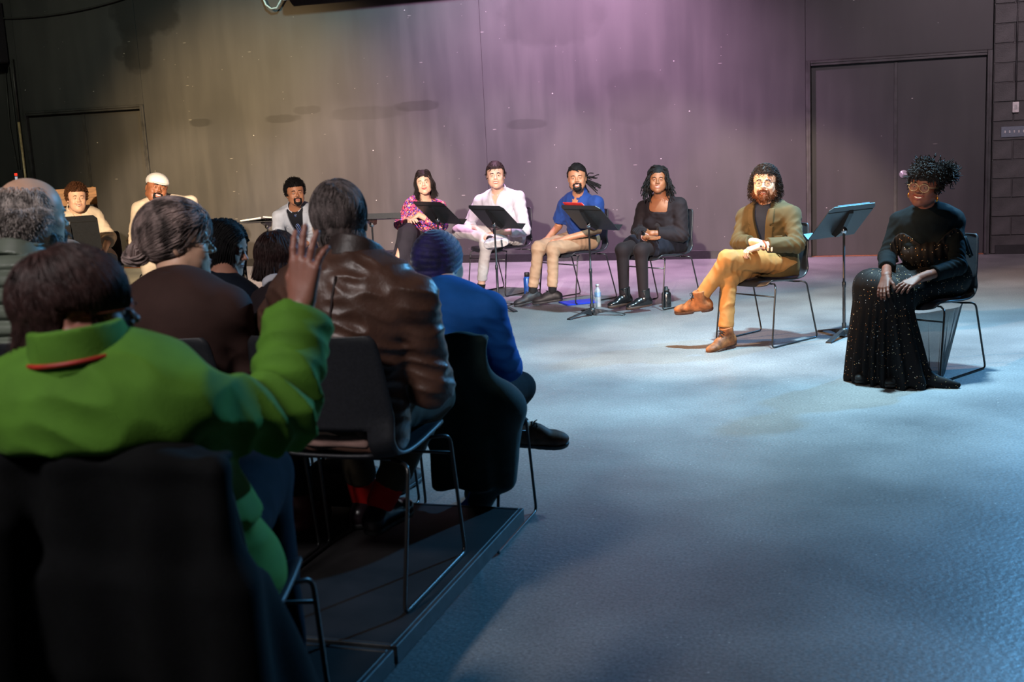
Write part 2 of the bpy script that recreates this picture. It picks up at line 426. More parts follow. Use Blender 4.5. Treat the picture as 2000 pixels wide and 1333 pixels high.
def floor_material():
    m = bpy.data.materials.new('polished_concrete'); m.use_nodes = True; nt = m.node_tree; p = nt.nodes['Principled BSDF']
    L = nt.links.new
    tc = nd(nt, 'ShaderNodeTexCoord')
    n1 = nd(nt, 'ShaderNodeTexNoise'); n1.inputs['Scale'].default_value = 1.1; n1.inputs['Detail'].default_value = 6
    L(tc.outputs['Object'], n1.inputs['Vector'])
    n2 = nd(nt, 'ShaderNodeTexNoise'); n2.inputs['Scale'].default_value = 90; n2.inputs['Detail'].default_value = 3
    L(tc.outputs['Object'], n2.inputs['Vector'])
    r = nd(nt, 'ShaderNodeMapRange'); r.inputs[1].default_value = 0.32; r.inputs[2].default_value = 0.7; L(n1.outputs[0], r.inputs[0])
    a = nd(nt, 'ShaderNodeMix', data_type='RGBA'); a.inputs[6].default_value = (0.12, 0.125, 0.13, 1); a.inputs[7].default_value = (0.25, 0.255, 0.255, 1)
    L(r.outputs[0], a.inputs[0])
    r2 = nd(nt, 'ShaderNodeMapRange'); r2.inputs[1].default_value = 0.35; r2.inputs[2].default_value = 0.7; r2.inputs[3].default_value = 0.72; r2.inputs[4].default_value = 1.25
    L(n2.outputs[0], r2.inputs[0])
    mm = nd(nt, 'ShaderNodeVectorMath', operation='SCALE'); L(a.outputs[2], mm.inputs[0]); L(r2.outputs[0], mm.inputs['Scale'])
    vo = nd(nt, 'ShaderNodeTexVoronoi'); vo.inputs['Scale'].default_value = 26; L(tc.outputs['Object'], vo.inputs['Vector'])
    lt = nd(nt, 'ShaderNodeMath', operation='LESS_THAN'); lt.inputs[1].default_value = 0.09; L(vo.outputs['Distance'], lt.inputs[0])
    sc = nd(nt, 'ShaderNodeSeparateColor'); L(vo.outputs['Color'], sc.inputs[0])
    gt = nd(nt, 'ShaderNodeMath', operation='GREATER_THAN'); gt.inputs[1].default_value = 0.8; L(sc.outputs[0], gt.inputs[0])
    mu = nd(nt, 'ShaderNodeMath', operation='MULTIPLY'); L(lt.outputs[0], mu.inputs[0]); L(gt.outputs[0], mu.inputs[1])
    q = nd(nt, 'ShaderNodeMix', data_type='RGBA'); q.inputs[7].default_value = (0.42, 0.42, 0.4, 1)
    L(mu.outputs[0], q.inputs[0]); L(mm.outputs[0], q.inputs[6])
    L(q.outputs[2], p.inputs['Base Color'])
    rr = nd(nt, 'ShaderNodeMapRange'); rr.inputs[3].default_value = 0.30; rr.inputs[4].default_value = 0.50
    L(n1.outputs[0], rr.inputs[0]); L(rr.outputs[0], p.inputs['Roughness'])
    n3 = nd(nt, 'ShaderNodeTexNoise'); n3.inputs['Scale'].default_value = 38; n3.inputs['Detail'].default_value = 4
    L(tc.outputs['Object'], n3.inputs['Vector'])
    bu = nd(nt, 'ShaderNodeBump'); bu.inputs['Strength'].default_value = 0.35; bu.inputs['Distance'].default_value = 0.006
    L(n3.outputs[0], bu.inputs['Height']); L(bu.outputs[0], p.inputs['Normal'])
    return m
WALL = wall_material(); FLOOR = floor_material()
FRAME = mat('black_frame_paint', (0.040, 0.039, 0.040), 0.4, nscale=9, noise=0.2)
DARKM = mat('dark_void', (0.006, 0.006, 0.006), 0.8)
BLOCKM = mat('painted_block', (0.045, 0.043, 0.043), 0.55, bump=0.5, bscale=90, nscale=6, noise=0.2)
BASEM = mat('rubber_base', (0.018, 0.018, 0.019), 0.35)
WHITEP = mat('white_plastic', rgb(205, 200, 198), 0.4)
STEELB = mat('brushed_steel', rgb(150, 155, 165), 0.32, metal=0.9, nscale=60, stretch=(1, 1, 12))
CHROME = mat('bright_steel', rgb(190, 190, 195), 0.18, metal=1.0)

# ------------------------------------------------------------------ room shell
def struct(name, mb, m, parent=None, label=None, smooth=False, **k):
    o = mb.build(name, m, parent, smooth=smooth, **k)
    if parent is None: o['kind'] = 'structure'
    if label: o['label'] = label
    return o
X0, X1, Y0, ZC = -11.0, 5.2, -22.5, 5.2
floor = struct('floor', MB().box(((X0+X1)/2, Y0/2, -0.1), ((X1-X0)/2+.2, -Y0/2+.2, 0.1)), FLOOR, label='polished speckled concrete floor')
ceiling = struct('ceiling', MB().box(((X0+X1)/2, Y0/2, ZC+.1), ((X1-X0)/2+.2, -Y0/2+.2, 0.1)), DARKM, label='black ceiling above the hall')
struct('wall_right', MB().box((X1+.1, Y0/2, ZC/2), (.1, -Y0/2, ZC/2)), WALL, label='black side wall on the right')
struct('wall_left', MB().box((X0-.1, Y0/2, ZC/2), (.1, -Y0/2, ZC/2)), WALL, label='black side wall on the left')
struct('wall_front', MB().box(((X0+X1)/2, Y0-.1, ZC/2), ((X1-X0)/2+.2, .1, ZC/2)), WALL, label='black wall behind the camera')
# back wall: substrate with panels proud of it, joints recessed
DL0, DL1, DR0, DR1, DH = -10.47, -8.54, 0.0, 1.93, 2.18
wb = MB(); wb.box(((X0+X1)/2, 0.16, ZC/2), ((X1-X0)/2+.2, 0.08, ZC/2))
wall_back = struct('wall_back', wb, mat('joint_dark', (0.012, 0.012, 0.012), 0.8), label='tall black-painted back wall with scuffs')
def panel(x0, x1, z0, z1):
    g = 0.0014
    struct('wall_panel', MB().box(((x0+x1)/2, 0.04, (z0+z1)/2), ((x1-x0)/2-g, 0.04, (z1-z0)/2-g), bev=0.002), WALL, wall_back)
panel(X0, DL0, 0, ZC)
panel(DL0, DL1, DH, ZC)
for a, b in ((DL1, -3.78), (-3.78, DR0)): panel(a, b, 0, ZC)
panel(DR0, DR1, DH, ZC)
# concrete block at the right end, running bond
CH, CL, J = 0.2032, 0.4064, 0.005
bx0 = DR1+0.012; protos = {}
for i in range(17):
    z = i*CH; x = bx0-(0.2032 if i % 2 else 0)
    while x < 2.95:
        a, b = max(x, bx0), x+CL
        wdt = round(b-a, 4)
        if wdt not in protos:
            me = MB().box((0, 0, 0), (wdt/2-J, 0.045, CH/2-J), bev=0.004).build('block', BLOCKM, wall_back, smooth=False)
            protos[wdt] = me; o = me
        else:
            o = protos[wdt].copy(); COL.objects.link(o)
        o.location = ((a+b)/2, 0.047+0.0015*((i*7+int(x*10)) % 3-1), z+CH/2)
        x += CL
struct('mortar', MB().box(((bx0+3.0)/2, .05, 17*CH/2), ((3.0-bx0)/2, .036, 17*CH/2)), BLOCKM, wall_back)
struct('block_field', MB().box(((3.0+X1)/2, 0.045, 17*CH/2), ((X1-3.0)/2, 0.04, 17*CH/2)), BLOCKM, wall_back)
struct('upper_panel', MB().box(((bx0+X1)/2, 0.045, (17*CH+ZC)/2), ((X1-bx0)/2, 0.04, (ZC-17*CH)/2-.002)), WALL, wall_back)
# baseboards
def baseb(name, x0, x1):
    return struct(name, MB().box(((x0+x1)/2, -0.006, 0.05), ((x1-x0)/2, 0.005, 0.05), bev=0.003), BASEM, label='black rubber baseboard along the back wall')
bb = baseb('baseboard_back', DL1+.06, DR0-.06); bb['label'] = 'long black rubber baseboard between the two double doors'
b2 = baseb('baseboard_right', DR1+.06, X1); b2['label'] = 'short black rubber baseboard below the block wall'
b3 = baseb('baseboard_left', X0, DL0-.06); b3['label'] = 'short black rubber baseboard left of the left double door'
# doors
def door(name, x0, x1, label, knob):
    d = empty(name, ((x0+x1)/2, 0.03, 0)); d['kind'] = 'structure'; d['label'] = label
    L = d.location; loc = (L.x, L.y, L.z)
    t = 0.055
    f = MB()
    for a, b in ((x0, x0+t), (x1-t, x1)):
        f.box(((a+b)/2, 0.015, DH/2), (t/2, 0.035, DH/2), bev=0.004)
        f.box(((a+b)/2+(0.012 if a == x0 else -0.012), 0.012, DH/2), (t/2-.016, 0.042, DH/2-.01), bev=0.003)
    f.box(((x0+x1)/2, 0.015, DH-t/2), ((x1-x0)/2-t, 0.035, t/2), bev=0.004)
    f.box(((x0+x1)/2, 0.012, DH-t/2+.01), ((x1-x0)/2-t, 0.042, t/2-.018), bev=0.003)
    f.build('frame', FRAME, d, loc, smooth=False)
    mid = (x0+x1)/2
    for a, b in ((x0+t+.004, mid-.003), (mid+.003, x1-t-.004)):
        lf = MB().box(((a+b)/2, 0.05, (DH-t)/2+.004), ((b-a)/2, 0.02, (DH-t)/2-.006), bev=0.003).build('leaf', WALL, d, loc, smooth=False)
    MB().box((mid-.012, 0.026, (DH-t)/2), (.018, 0.004, (DH-t)/2-.012), bev=0.002).build('astragal', FRAME, d, loc, smooth=False)
    MB().box((mid, 0.03, 0.006), ((x1-x0)/2-t, 0.03, 0.006), bev=0.002).build('threshold', mat('worn_wood_sill', rgb(120, 75, 50), 0.5), d, loc, smooth=False)
    if knob:
        h = MB(); R = Rx(math.pi/2)
        h.lathe((mid+.075, 0.028, 0.90), [(0, .0), (.044, .0), (.044, .005), (.040, .010), (.018, .012), (.014, .05), (0, .05)], 24, R)
        h.tube([(mid+.075, -0.018, .90), (mid+.10, -0.024, .90), (mid+.165, -0.024, .897), (mid+.195, -0.022, .893)], [.011, .011, .010, .008], 10)
        h.build('lever_handle', mat('satin_nickel', rgb(205, 200, 205), .3, metal=.35), d, loc)
    return d
door('door_1', DL0, DL1, 'black double door at the left end of the back wall', False)
door('door_2', DR0, DR1, 'black double door behind the woman in the sparkly dress', True)

# ------------------------------------------------------------------ fittings on the wall
o = MB().box((2.165, -0.012, 1.565), (.032, .014, .056), bev=.005)
sb = empty('switch_box', (2.165, 0, 1.5)); tag(sb, 'small white box at the bottom of the thin conduit on the block wall', 'switch')
o.build('housing', WHITEP, sb, (2.165, 0, 1.5), smooth=False)
MB().box((2.165, -0.027, 1.565), (.014, .002, .022), bev=.001).build('face_plate', mat('pale_grey_plastic', rgb(175, 172, 170), .4), sb, (2.165, 0, 1.5), smooth=False)
cdt = MB().tube([(2.165, -0.010, 1.62), (2.165, -0.010, 3.2)], .009, 10)
tag(cdt.build('conduit', FRAME), 'thin black conduit running up the block wall above the white box', 'pipe')
sp = empty('switch_plate', (2.17, 0, 1.26)); tag(sp, 'wide steel plate with a row of small toggle switches', 'switch')
MB().box((2.20, -0.004, 1.31), (.175, .006, .058), bev=.003).build('plate', STEELB, sp, (2.17, 0, 1.26), smooth=False)
for i in range(7):
    x = 2.065+i*.046
    MB().box((x, -0.012, 1.31), (.006, .005, .013), bev=.001).box((x, -0.018, 1.317), (.003, .006, .004)).build('toggle', WHITEP, sp, (2.17, 0, 1.26), smooth=False)
# casing of the raised screen near the ceiling
sc_ = empty('screen_case', (-5.1, -0.1, 3.3)); tag(sc_, 'long dark grey screen casing high on the back wall', 'screen case')
MB().box((-4.9, -0.13, 3.43), (1.38, .09, .10), bev=.012).build('casing', mat('dark_grey_casing', (0.05, 0.05, 0.055), .45), sc_, (-5.1, -.1, 3.3), smooth=False)
MB().box((-4.9, -0.20, 3.325), (1.36, .008, .007), bev=.002).build('lower_rail', mat('pale_rail', rgb(170, 170, 180), .35), sc_, (-5.1, -.1, 3.3), smooth=False)
tag(MB().tube([(-6.62, -.03, 3.62), (-6.63, -.06, 3.45), (-6.57, -.07, 3.30), (-6.50, -.07, 3.245), (-6.42, -.07, 3.25), (-6.36, -.07, 3.33), (-6.30, -.08, 3.40), (-6.27, -.09, 3.42)], .012, 10).build('cable_loop', mat('pale_cable', rgb(150, 165, 165), .4)), 'pale grey cable loop hanging beside the screen casing', 'cable')
# left end: loudspeaker box, conduit, loose cables, small panel with lit window
spk = empty('wall_speaker', (-10.78, -.1, 2.84)); tag(spk, 'dark box loudspeaker hung high at the far left of the wall', 'speaker')
MB().box((-10.72, -.17, 3.25), (.14, .15, .40), bev=.012).build('cabinet', mat('speaker_black', (0.03, 0.03, 0.035), .5), spk, (-10.78, -.1, 2.84), smooth=False)
MB().box((-10.72, -.325, 3.25), (.12, .006, .37), bev=.003).build('grille', mat('speaker_grille', (0.02, 0.022, 0.025), .7, bump=.6, bscale=300), spk, (-10.78, -.1, 2.84), smooth=False)
pp = MB().tube([(-10.535, -.03, 0.02), (-10.535, -.03, 2.05)], .017, 12)
tag(pp.build('standing_pipe', mat('lit_pipe', rgb(190, 165, 125), .35, metal=.2)), 'lit pipe at the left edge of the left door, its light painted pale', 'pipe')  # light on this stretch of the pipe is put into its pale colour
tag(MB().tube([(-10.535, -.03, 2.052), (-10.52, -.03, 2.9)], .016, 12).build('conduit', FRAME), 'dark painted conduit above the lit-coloured pipe at the left door', 'pipe')
for i, (xs, lb) in enumerate([((-10.66, -10.70, -10.64, -10.66), 'outer of the two loose black cables hanging under the loudspeaker'), ((-10.60, -10.60, -10.63, -10.60), 'inner of the two loose black cables hanging under the loudspeaker')]):
    zz = (2.8, 2.0, 1.2, .3)
    tag(MB().tube([(x, -.02, z) for x, z in zip(xs, zz)], .007, 8).build('hanging_cable', mat('cable_black', (0.03, 0.03, 0.03), .5)), lb, 'cable', group='cables under the loudspeaker')
ts = np.linspace(0, 1, 24)
tag(MB().tube([(-10.7+2.6*t, -.03, 3.45+.22*t-.45*t*(1-t)) for t in ts], .012, 8).build('swag_cable', MATS['cable_black']), 'black cable swagged across the top left of the wall', 'cable')
pn = empty('control_panel', (-10.66, 0, 1.2)); tag(pn, 'small dark wall panel with a red and white lit display', 'control panel')
MB().box((-10.66, -.02, 1.30), (.09, .02, .10), bev=.004).build('housing', MATS['speaker_black'], pn, (-10.66, 0, 1.2), smooth=False)
MB().box((-10.68, -.042, 1.34), (.022, .002, .018)).build('red_lamp', mat('red_lamp', rgb(220, 40, 30), .4, emit=rgb(255, 60, 40), estr=1.2), pn, (-10.66, 0, 1.2), smooth=False)
MB().box((-10.68, -.042, 1.28), (.02, .002, .03)).build('display', mat('white_display', rgb(220, 220, 230), .4, emit=rgb(220, 220, 240), estr=.5), pn, (-10.66, 0, 1.2), smooth=False)

# ------------------------------------------------------------------ low platforms under the audience
PZ = 0.20
DECK = mat('black_deck', (0.011, 0.010, 0.011), 0.6, nscale=5, noise=0.3, bump=.1, bscale=40)
EDGE = mat('deck_edge_metal', rgb(60, 63, 66), 0.6, metal=0.4, nscale=20)
def platform(x0, x1, y0, y1, label):
    c = ((x0+x1)/2, (y0+y1)/2, 0); e = empty('platform', c); tag(e, label, 'platform', group='low black platforms')
    MB().box((c[0], c[1], PZ-.012), ((x1-x0)/2-.018, (y1-y0)/2-.018, .0115), bev=.002).build('deck', DECK, e, c, smooth=False)
    f = MB()
    for x in (x0+.009, x1-.009): f.box((x, c[1], PZ-.026), (.008, (y1-y0)/2-.001, .027), bev=.002)
    for y in (y0+.009, y1-.009): f.box((c[0], y, PZ-.026), ((x1-x0)/2-.018, .008, .027), bev=.002)
    f.build('edge_rail', EDGE, e, c, smooth=False)
    for x in (x0+.16, x1-.16):
        for y in (y0+.12, y1-.12): MB().tube([(x, y, .0), (x, y, PZ-.024)], .021, 10).build('leg', TUBE, e, c, smooth=False)
TUBE = mat('black_tube', (0.012, 0.012, 0.013), 0.3, spec=.6)
platform(-2.85, -0.41, -11.0, -9.78, 'black platform under the second audience row, near the clear floor')
platform(-5.30, -2.87, -11.0, -9.78, 'black platform further left, beside the one under the second row')
platform(-2.85, -0.41, -12.25, -11.02, 'black platform nearest the camera, behind the brown leather jacket')
platform(-0.39, 0.22, -12.5, -11.30, 'narrow black platform under the right side of the nearest chair')

# ------------------------------------------------------------------ chairs
SHELL = mat('charcoal_plastic', rgb(42, 43, 48), 0.42, nscale=120, noise=.08, bump=.12, bscale=400)
TUBE = mat('black_tube', (0.012, 0.012, 0.013), 0.3, spec=.6)
def smooth_curve(pts, n):
    P = np.asarray(pts, float); K = len(P); t = np.linspace(0, K-1, n); out = []
    for x in t:
        i = min(int(x), K-2); f = x-i
        p0, p1, p2, p3 = P[max(i-1, 0)], P[i], P[i+1], P[min(i+2, K-1)]
        out.append(.5*((2*p1)+(-p0+p2)*f+(2*p0-5*p1+4*p2-p3)*f*f+(-p0+3*p1-3*p2+p3)*f**3))
    return np.array(out)
def bend_path(pts, r=0.03, n=5):
    P = [np.asarray(p, float) for p in pts]; out = [P[0]]
    for i in range(1, len(P)-1):
        a = P[i]+nrm(P[i-1]-P[i])*r; b = P[i]+nrm(P[i+1]-P[i])*r
        for t in np.linspace(0, 1, n): out.append((1-t)**2*a+2*t*(1-t)*P[i]+t*t*b)
    out.append(P[-1]); return np.array(out)
def make_chair():
    e = empty('stacking_chair', (0, 0, 0))
    pr = smooth_curve([(.235, .425, .20), (.222, .446, .215), (.19, .455, .225), (.10, .450, .23), (-.02, .440, .23), (-.11, .440, .228), (-.165, .455, .226), (-.197, .492, .226),
                       (-.212, .54, .226), (-.228, .61, .224), (-.246, .70, .218), (-.262, .78, .210), (-.270, .815, .203), (-.272, .832, .188)], 56)
    cols = np.linspace(-1, 1, 23); V = []
    for y, z, hw in pr:
        for c in cols:
            e4 = abs(c)**4
            back = min(1, max(0, (z-.50)/.08)) if y < -.12 else 0
            V.append((c*hw, y+back*(.034*c*c), z+(1-back)*(.018*e4-.006*(1-c*c))))
    V = np.array(V); NC = len(cols); F = []
    for i in range(len(pr)-1):
        for j in range(NC-1):
            zc = (pr[i][1]+pr[i+1][1])/2; xc = abs((cols[j]+cols[j+1])/2)
            if pr[i][0] < -.15 and .463 < zc < .548 and xc < .66: continue
            F.append([i*NC+j, i*NC+j+1, (i+1)*NC+j+1, (i+1)*NC+j])
    m = MB(); m.add(V, np.array(F)); s = m.build('seat_shell', SHELL, e)
    so = s.modifiers.new('thickness', 'SOLIDIFY'); so.thickness = 0.009; so.offset = 0
    for sx in (-1, 1):
        x = sx*.25
        p = bend_path([(sx*.17, .12, .432), (x*.97, .205, .425), (x, .262, .007), (x, -.268, .007), (x*.97, -.15, .425), (sx*.17, -.10, .427)], .03)
        MB().tube(p, .0062, 8).build('side_frame', TUBE, e)
    MB().tube([(-.243, .222, .36), (.243, .222, .36)], .0055, 8).build('crossbar', TUBE, e)
    MB().tube([(-.17, .12, .432), (.17, .12, .432)], .0055, 8).tube([(-.17, -.10, .427), (.17, -.10, .427)], .0055, 8).build('seat_bar', TUBE, e)
    return e
chair0 = make_chair(); chair_used = [False]
def chair(x, y, z, th, label, group):
    c = chair0 if not chair_used[0] else copy_tree(chair0)
    chair_used[0] = True
    c.location = (x, y, z); c.rotation_euler = (0, 0, math.radians(th)); tag(c, label, 'chair', group); return c

# ------------------------------------------------------------------ music stands
SM = mat('stand_black', rgb(38, 40, 43), 0.38, nscale=80, noise=.08)
def music_stand(x, y, heading, label, tilt=50, kz=.77, legrot=0):
    """heading: direction (deg) the desk's reading side faces; tilt from vertical"""
    e = empty('music_stand', (x, y, 0)); tag(e, label, 'music stand', group='black music stands on stage')
    c = (x, y, 0.0)
    R = rotz_m(math.radians(heading))        # +y is the reading side
    def P(l): return R@np.asarray(l, float)+np.array(c)
    lg = math.radians(legrot)
    MB().lathe(c, [(0, .045), (.013, .045), (.016, .05), (.016, .10), (.011, .105), (.011, .36), (.014, .365), (.014, .40), (.0085, .405), (.0085, kz-.02), (0, kz-.02)], 14).build('pole', SM, e, c)
    MB().lathe(c, [(0, .022), (.03, .022), (.034, .04), (.03, .062), (0, .066)], 16).build('hub', SM, e, c)
    for k in range(3):
        a = lg+k*2*math.pi/3
        d = np.array([math.cos(a), math.sin(a), 0]); s = np.array([-d[1], d[0], 0])
        rr = np.linspace(.02, .285, 9); m = MB(); V = []
        for r in rr:
            t = (r-.02)/.265; zt = .058-.046*t**1.1; zb = max(.0, .035*(1-(2*t-1)**2)*.9 if t < .9 else 0); zb = min(zb, zt-.008)
            wd = .020+.004*t
            for q in ((-wd, zb), (wd, zb), (wd*.7, zt), (-wd*.7, zt)): V.append(np.array(c)+d*r+s*q[0]+np.array([0, 0, q[1]]))
        F = []
        for i in range(8):
            for j in range(4): F.append([i*4+j, i*4+(j+1) % 4, (i+1)*4+(j+1) % 4, (i+1)*4+j])
        F += [[3, 2, 1, 0], [32, 33, 34, 35]]
        m.add(V, np.array(F)); m.build('leg', SM, e, c, smooth=False)
    # desk plane: origin at knob, u along width (x), v up the desk
    tl = math.radians(tilt); vdir = np.array([0, -math.sin(tl), math.cos(tl)]); nd_ = np.array([0, math.cos(tl), math.sin(tl)])
    k0 = np.array([0, 0, kz])
    ctr = k0+nd_*.05+vdir*.035
    hw, v0, v1 = .245, -.15, .165; t = .0022; m = MB(); cut = .03
    out = [(-hw, v0), (hw, v0), (hw, v1-cut), (hw-cut, v1), (-hw+cut, v1), (-hw, v1-cut)]
    V = [P(ctr+np.array([u, 0, 0])+vdir*v+nd_*s*t) for s in (-1, 1) for u, v in out]
    m.add(V, [list(range(6)), list(range(11, 5, -1))]+[[i, i+6, (i+1) % 6+6, (i+1) % 6] for i in range(6)])
    desk = m.build('desk', SM, e, c, smooth=False)
    Rm = R@np.stack([[1, 0, 0], nd_, vdir], 1)
    MB().box(P(ctr+vdir*v0+nd_*.03), (hw, .03, .002), Rm).build('lip', SM, desk, c, smooth=False)
    MB().box(P(ctr+vdir*(v1-.055)-nd_*.004), (hw-.01, .0012, .0025), Rm).build('crease', mat('stand_crease', (0.004, 0.004, 0.004), .6), desk, c, smooth=False)
    # spine bracket on the back
    m = MB(); V = [P(ctr+np.array([sx*wd, 0, 0])+vdir*v-nd_*d_) for sx in (-1, 1) for wd, v, d_ in ((.022, .12, .003), (.022, .10, .018), (.022, -.06, .05), (.022, -.11, .04), (.022, -.12, .003))]
    m.add(V, [[0, 1, 2, 3, 4], [9, 8, 7, 6, 5]]+[[i, i+5, (i+1) % 5+5, (i+1) % 5] for i in range(5)]); m.build('bracket', mat('bracket_black', (0.008, 0.008, 0.009), .35), e, c, smooth=False)
    kn = MB(); Ry_ = R@Rx(math.pi/2)
    kn.lathe(P(k0), [(0, -.012), (.019, -.012), (.022, -.008), (.022, .012), (.016, .018), (.008, .018), (.007, .022), (0, .022)], 20, Ry_)
    kn.build('knob', CHROME, e, c)
    return e, P, ctr, vdir, nd_, R

# ------------------------------------------------------------------ people: head, hands, body, clothing
def skin(name, c, rough=.48):
    return mat(name, c, rough, noise=.05, nscale=18, bump=.12, bscale=260, sss=.06)
LIP = mat('lips', rgb(172, 104, 92), .5)
EYEW = mat('eye_white', rgb(215, 210, 205), .25); IRIS = mat('iris_dark', rgb(45, 28, 20), .15)
TEETH = mat('teeth', rgb(235, 228, 215), .3)
CR0 = np.array([0, -.018, .035]); CRR = np.array([.077, .099, .089])
def head_prims(C, R, o):
    s = o.get('s', .97); w = o.get('wide', 1.0)*1.06; sm = o.get('smile', 1); op_ = o.get('open', False); nw = o.get('nose', 1.0)
    def P(*l): return C+R@(np.array(l)*s)
    A = lambda r: np.asarray(r)*s
    L = [ell(P(*CR0), A(CRR), R, .02), ell(P(0, .020, .030), A((.067*w, .064, .068)), R, .03),
         ell(P(0, .024, -.037), A((.062*w, .060, .074)), R, .035)]
    for q in (-1, 1):
        L.append(rc(P(q*.046*w, .002, -.058), P(q*.014, .066, -.098), .025*s*w, .018*s, .03)); L.append(ell(P(q*.034*w, .045, -.055), A((.024, .026, .030)), R, .03))
        L.append(ell(P(q*.041*w, .058, -.022), A((.019, .017, .018)), R, .02))
        if sm: L.append(ell(P(q*.036*w, .068, -.040), A((.016, .013, .013)), R, .015))
    L.append(ell(P(0, .076, -.098), A((.018, .013, .014)), R, .018))
    if o.get('chub'): L.append(ell(P(0, .035, -.100), A((.045*w, .045, .028)), R, .03))
    if o.get('rear'):
        pass
    else:
        L.append(rc(P(-.036, .077, .019), P(.036, .077, .019), .0095*s, k=.014))
        L.append(ell(P(0, .075, -.062), A((.030, .017, .022)), R, .015))
        for q in (-1, 1):
            L.append(ell(P(q*.031, .098, .001), A((.018, .0125, .010)), R, .014, 's'))
        L.append(rc(P(0, .083, .008), P(0, .102, -.024), .0075*s, .0098*s, .008))
        L.append(ell(P(0, .1045, -.027), A((.0115*nw, .0105, .0088)), R, .006))
        for q in (-1, 1):
            L.append(ell(P(q*.0135*nw, .094, -.031), A((.0082*nw, .0090, .0070)), R, .005))
            L.append(ell(P(q*.031, .0755, -.001), A((.0145, .0142, .0132)), R, .004))
            L.append(ell(P(q*.031, .094, -.0015), A((.0120, .012, .0034)), R, .002, 's'))
            L.append(rc(P(q*.020, .0885, .0065), P(q*.042, .084, .0055), .0024*s, k=.002))
        gr = .010*sm; wd = .0225+.0055*min(sm, 1.3)
        uz = -.0590; lo = uz-(.0150 if op_ else .0098)
        for q in (-1, 1):
            mu = P(q*wd*.55, .0915, uz+gr*.28); cn = P(q*wd, .0815, uz-.002+gr*.75); ml = P(q*wd*.55, .0895, lo+gr*.42)
            L.append(rc(P(0, .0950, uz+.0005), mu, .0035*s, .0030*s, .002, tag_='lip')); L.append(rc(mu, cn, .0030*s, .0020*s, .002, tag_='lip'))
            L.append(rc(P(0, .0930, lo), ml, .0045*s, .0038*s, .002, tag_='lip')); L.append(rc(ml, cn, .0038*s, .0022*s, .002, tag_='lip'))
            if op_: L.append(rc(P(0, .0945, (uz+lo)/2+.0006), P(q*wd*.72, .0880, (uz+lo)/2+gr*.42), .0046*s, .0026*s, .001, 's'))
            if sm > .9: L.append(rc(P(q*.026, .088, -.040), P(q*.036, .077, -.058), .0022*s, .0014*s, .006, 's'))
    for q in (-1, 1):
        Re = R@rotz_m(q*.35)@Rx(-.15)
        L.append(ell(P(q*.078, -.012, -.008), A((.0065, .017, .029)), Re, .006, tag_='ear'))
        L.append(ell(P(q*.084, -.008, -.004), A((.0045, .009, .017)), Re, .004, 's'))
    return L, P
def fingers(W, f, pn, side, s=1.0, curl=(.5, .5, .55, .6), spread=.06, thumb=.6):
    """hand prims: W wrist, f direction of the palm, pn way the palm faces, side +1 right hand / -1 left"""
    f = nrm(f); pn = nrm(pn-f*(pn@f)); t = np.cross(f, pn)*side
    L = []
    kn = [(.030, .088), (.0105, .092), (-.010, .087), (-.029, .078)]
    L.append(rc(W-f*.02, W+f*.015*s, .026*s, .027*s, .012, flat=(pn, .68)))
    for i, (o, l) in enumerate(kn):
        b = W+f*(l*s)+t*(o*s)
        L.append(rc(W+f*.012*s+t*(o*.62*s), b, .0145*s, .0115*s, .012))
        ln = (.070, .078, .073, .058)[i]*s; r = (.0088, .0090, .0085, .0075)[i]*s
        a = curl[i]; p = b; d0 = nrm(f+t*spread*(1.5-i))
        for j, fr in enumerate((.44, .31, .25)):
            ang = a*(.45, 1.25, 1.95)[j]
            d = d0*math.cos(ang)+pn*math.sin(ang)
            q = p+d*ln*fr; L.append(rc(p, q, r*(1.06-.09*j), r*(.99-.09*j), .0035)); p = q
    L.append(ell(W+f*.035*s+t*.022*s+pn*.008*s, (.016*s, .026*s, .015*s), np.stack([t, f, pn], 1), .012))
    b = W+f*.028*s+t*.030*s+pn*.006*s
    d1 = nrm(f*.75+t*(.8*thumb+.15)+pn*.35); d2 = nrm(f*.9+t*.35*thumb+pn*.45)
    q = b+d1*.036*s; L.append(rc(b, q, .0125*s, .0105*s, .008)); L.append(rc(q, q+d2*.030*s, .0105*s, .0085*s, .003))
    return L
def sampler(C, R, s, n, mask, seed=1, m=1.0):
    rg = np.random.RandomState(seed); out = []
    while sum(len(x) for x in out) < n:
        d = rg.randn(6000, 3); d /= np.linalg.norm(d, axis=1, keepdims=True)
        l = CR0+d*CRR*m; out.append(l[mask(l)])
        if len(out) > 60: break
    return np.concatenate(out)[:n], rg
def grow(l, flow, K, step, m, rg, jit=.05, zc=.03, stop=-9, guard=False):
    """grow strands in head space; m per-strand ellipsoid multiplier keeps them off the skull"""
    N = len(l); P = np.zeros((N, K, 3)); P[:, 0] = l; p = l.copy(); j = rg.randn(N, 3)*jit; st = stop+rg.rand(N)*.014
    for i in range(1, K):
        d = flow(p)+j; d /= np.linalg.norm(d, axis=1, keepdims=True)+1e-9
        p0 = p; p = p+d*step
        q = (p-CR0)/CRR; k = np.linalg.norm(q, axis=1); mm = 1+(m-1)*min(1, i/2.0)
        f = np.where((k < mm) | (p[:, 2] > zc), mm/k, 1.0); p = CR0+q*f[:, None]*CRR
        if guard:
            w_ = np.clip((.078-p[:, 2])/.03, 0, 1)*.066; g = (p[:, 1] > .02) & (np.abs(p[:, 0]) < w_)
            p[:, 0] = np.where(g, np.sign(p[:, 0]+1e-6)*w_, p[:, 0])
        p = np.where((p0[:, 2] < st)[:, None], p0+d*.0004, p)
        P[:, i] = p
    return P
def default_mask(l, line=.062, ear=.018, nape=-.055):
    return ((l[:, 2] > line) | (l[:, 1] < ear)) & ((l[:, 2] > nape)) & ~((l[:, 1] > -.03) & (l[:, 2] < -.012))
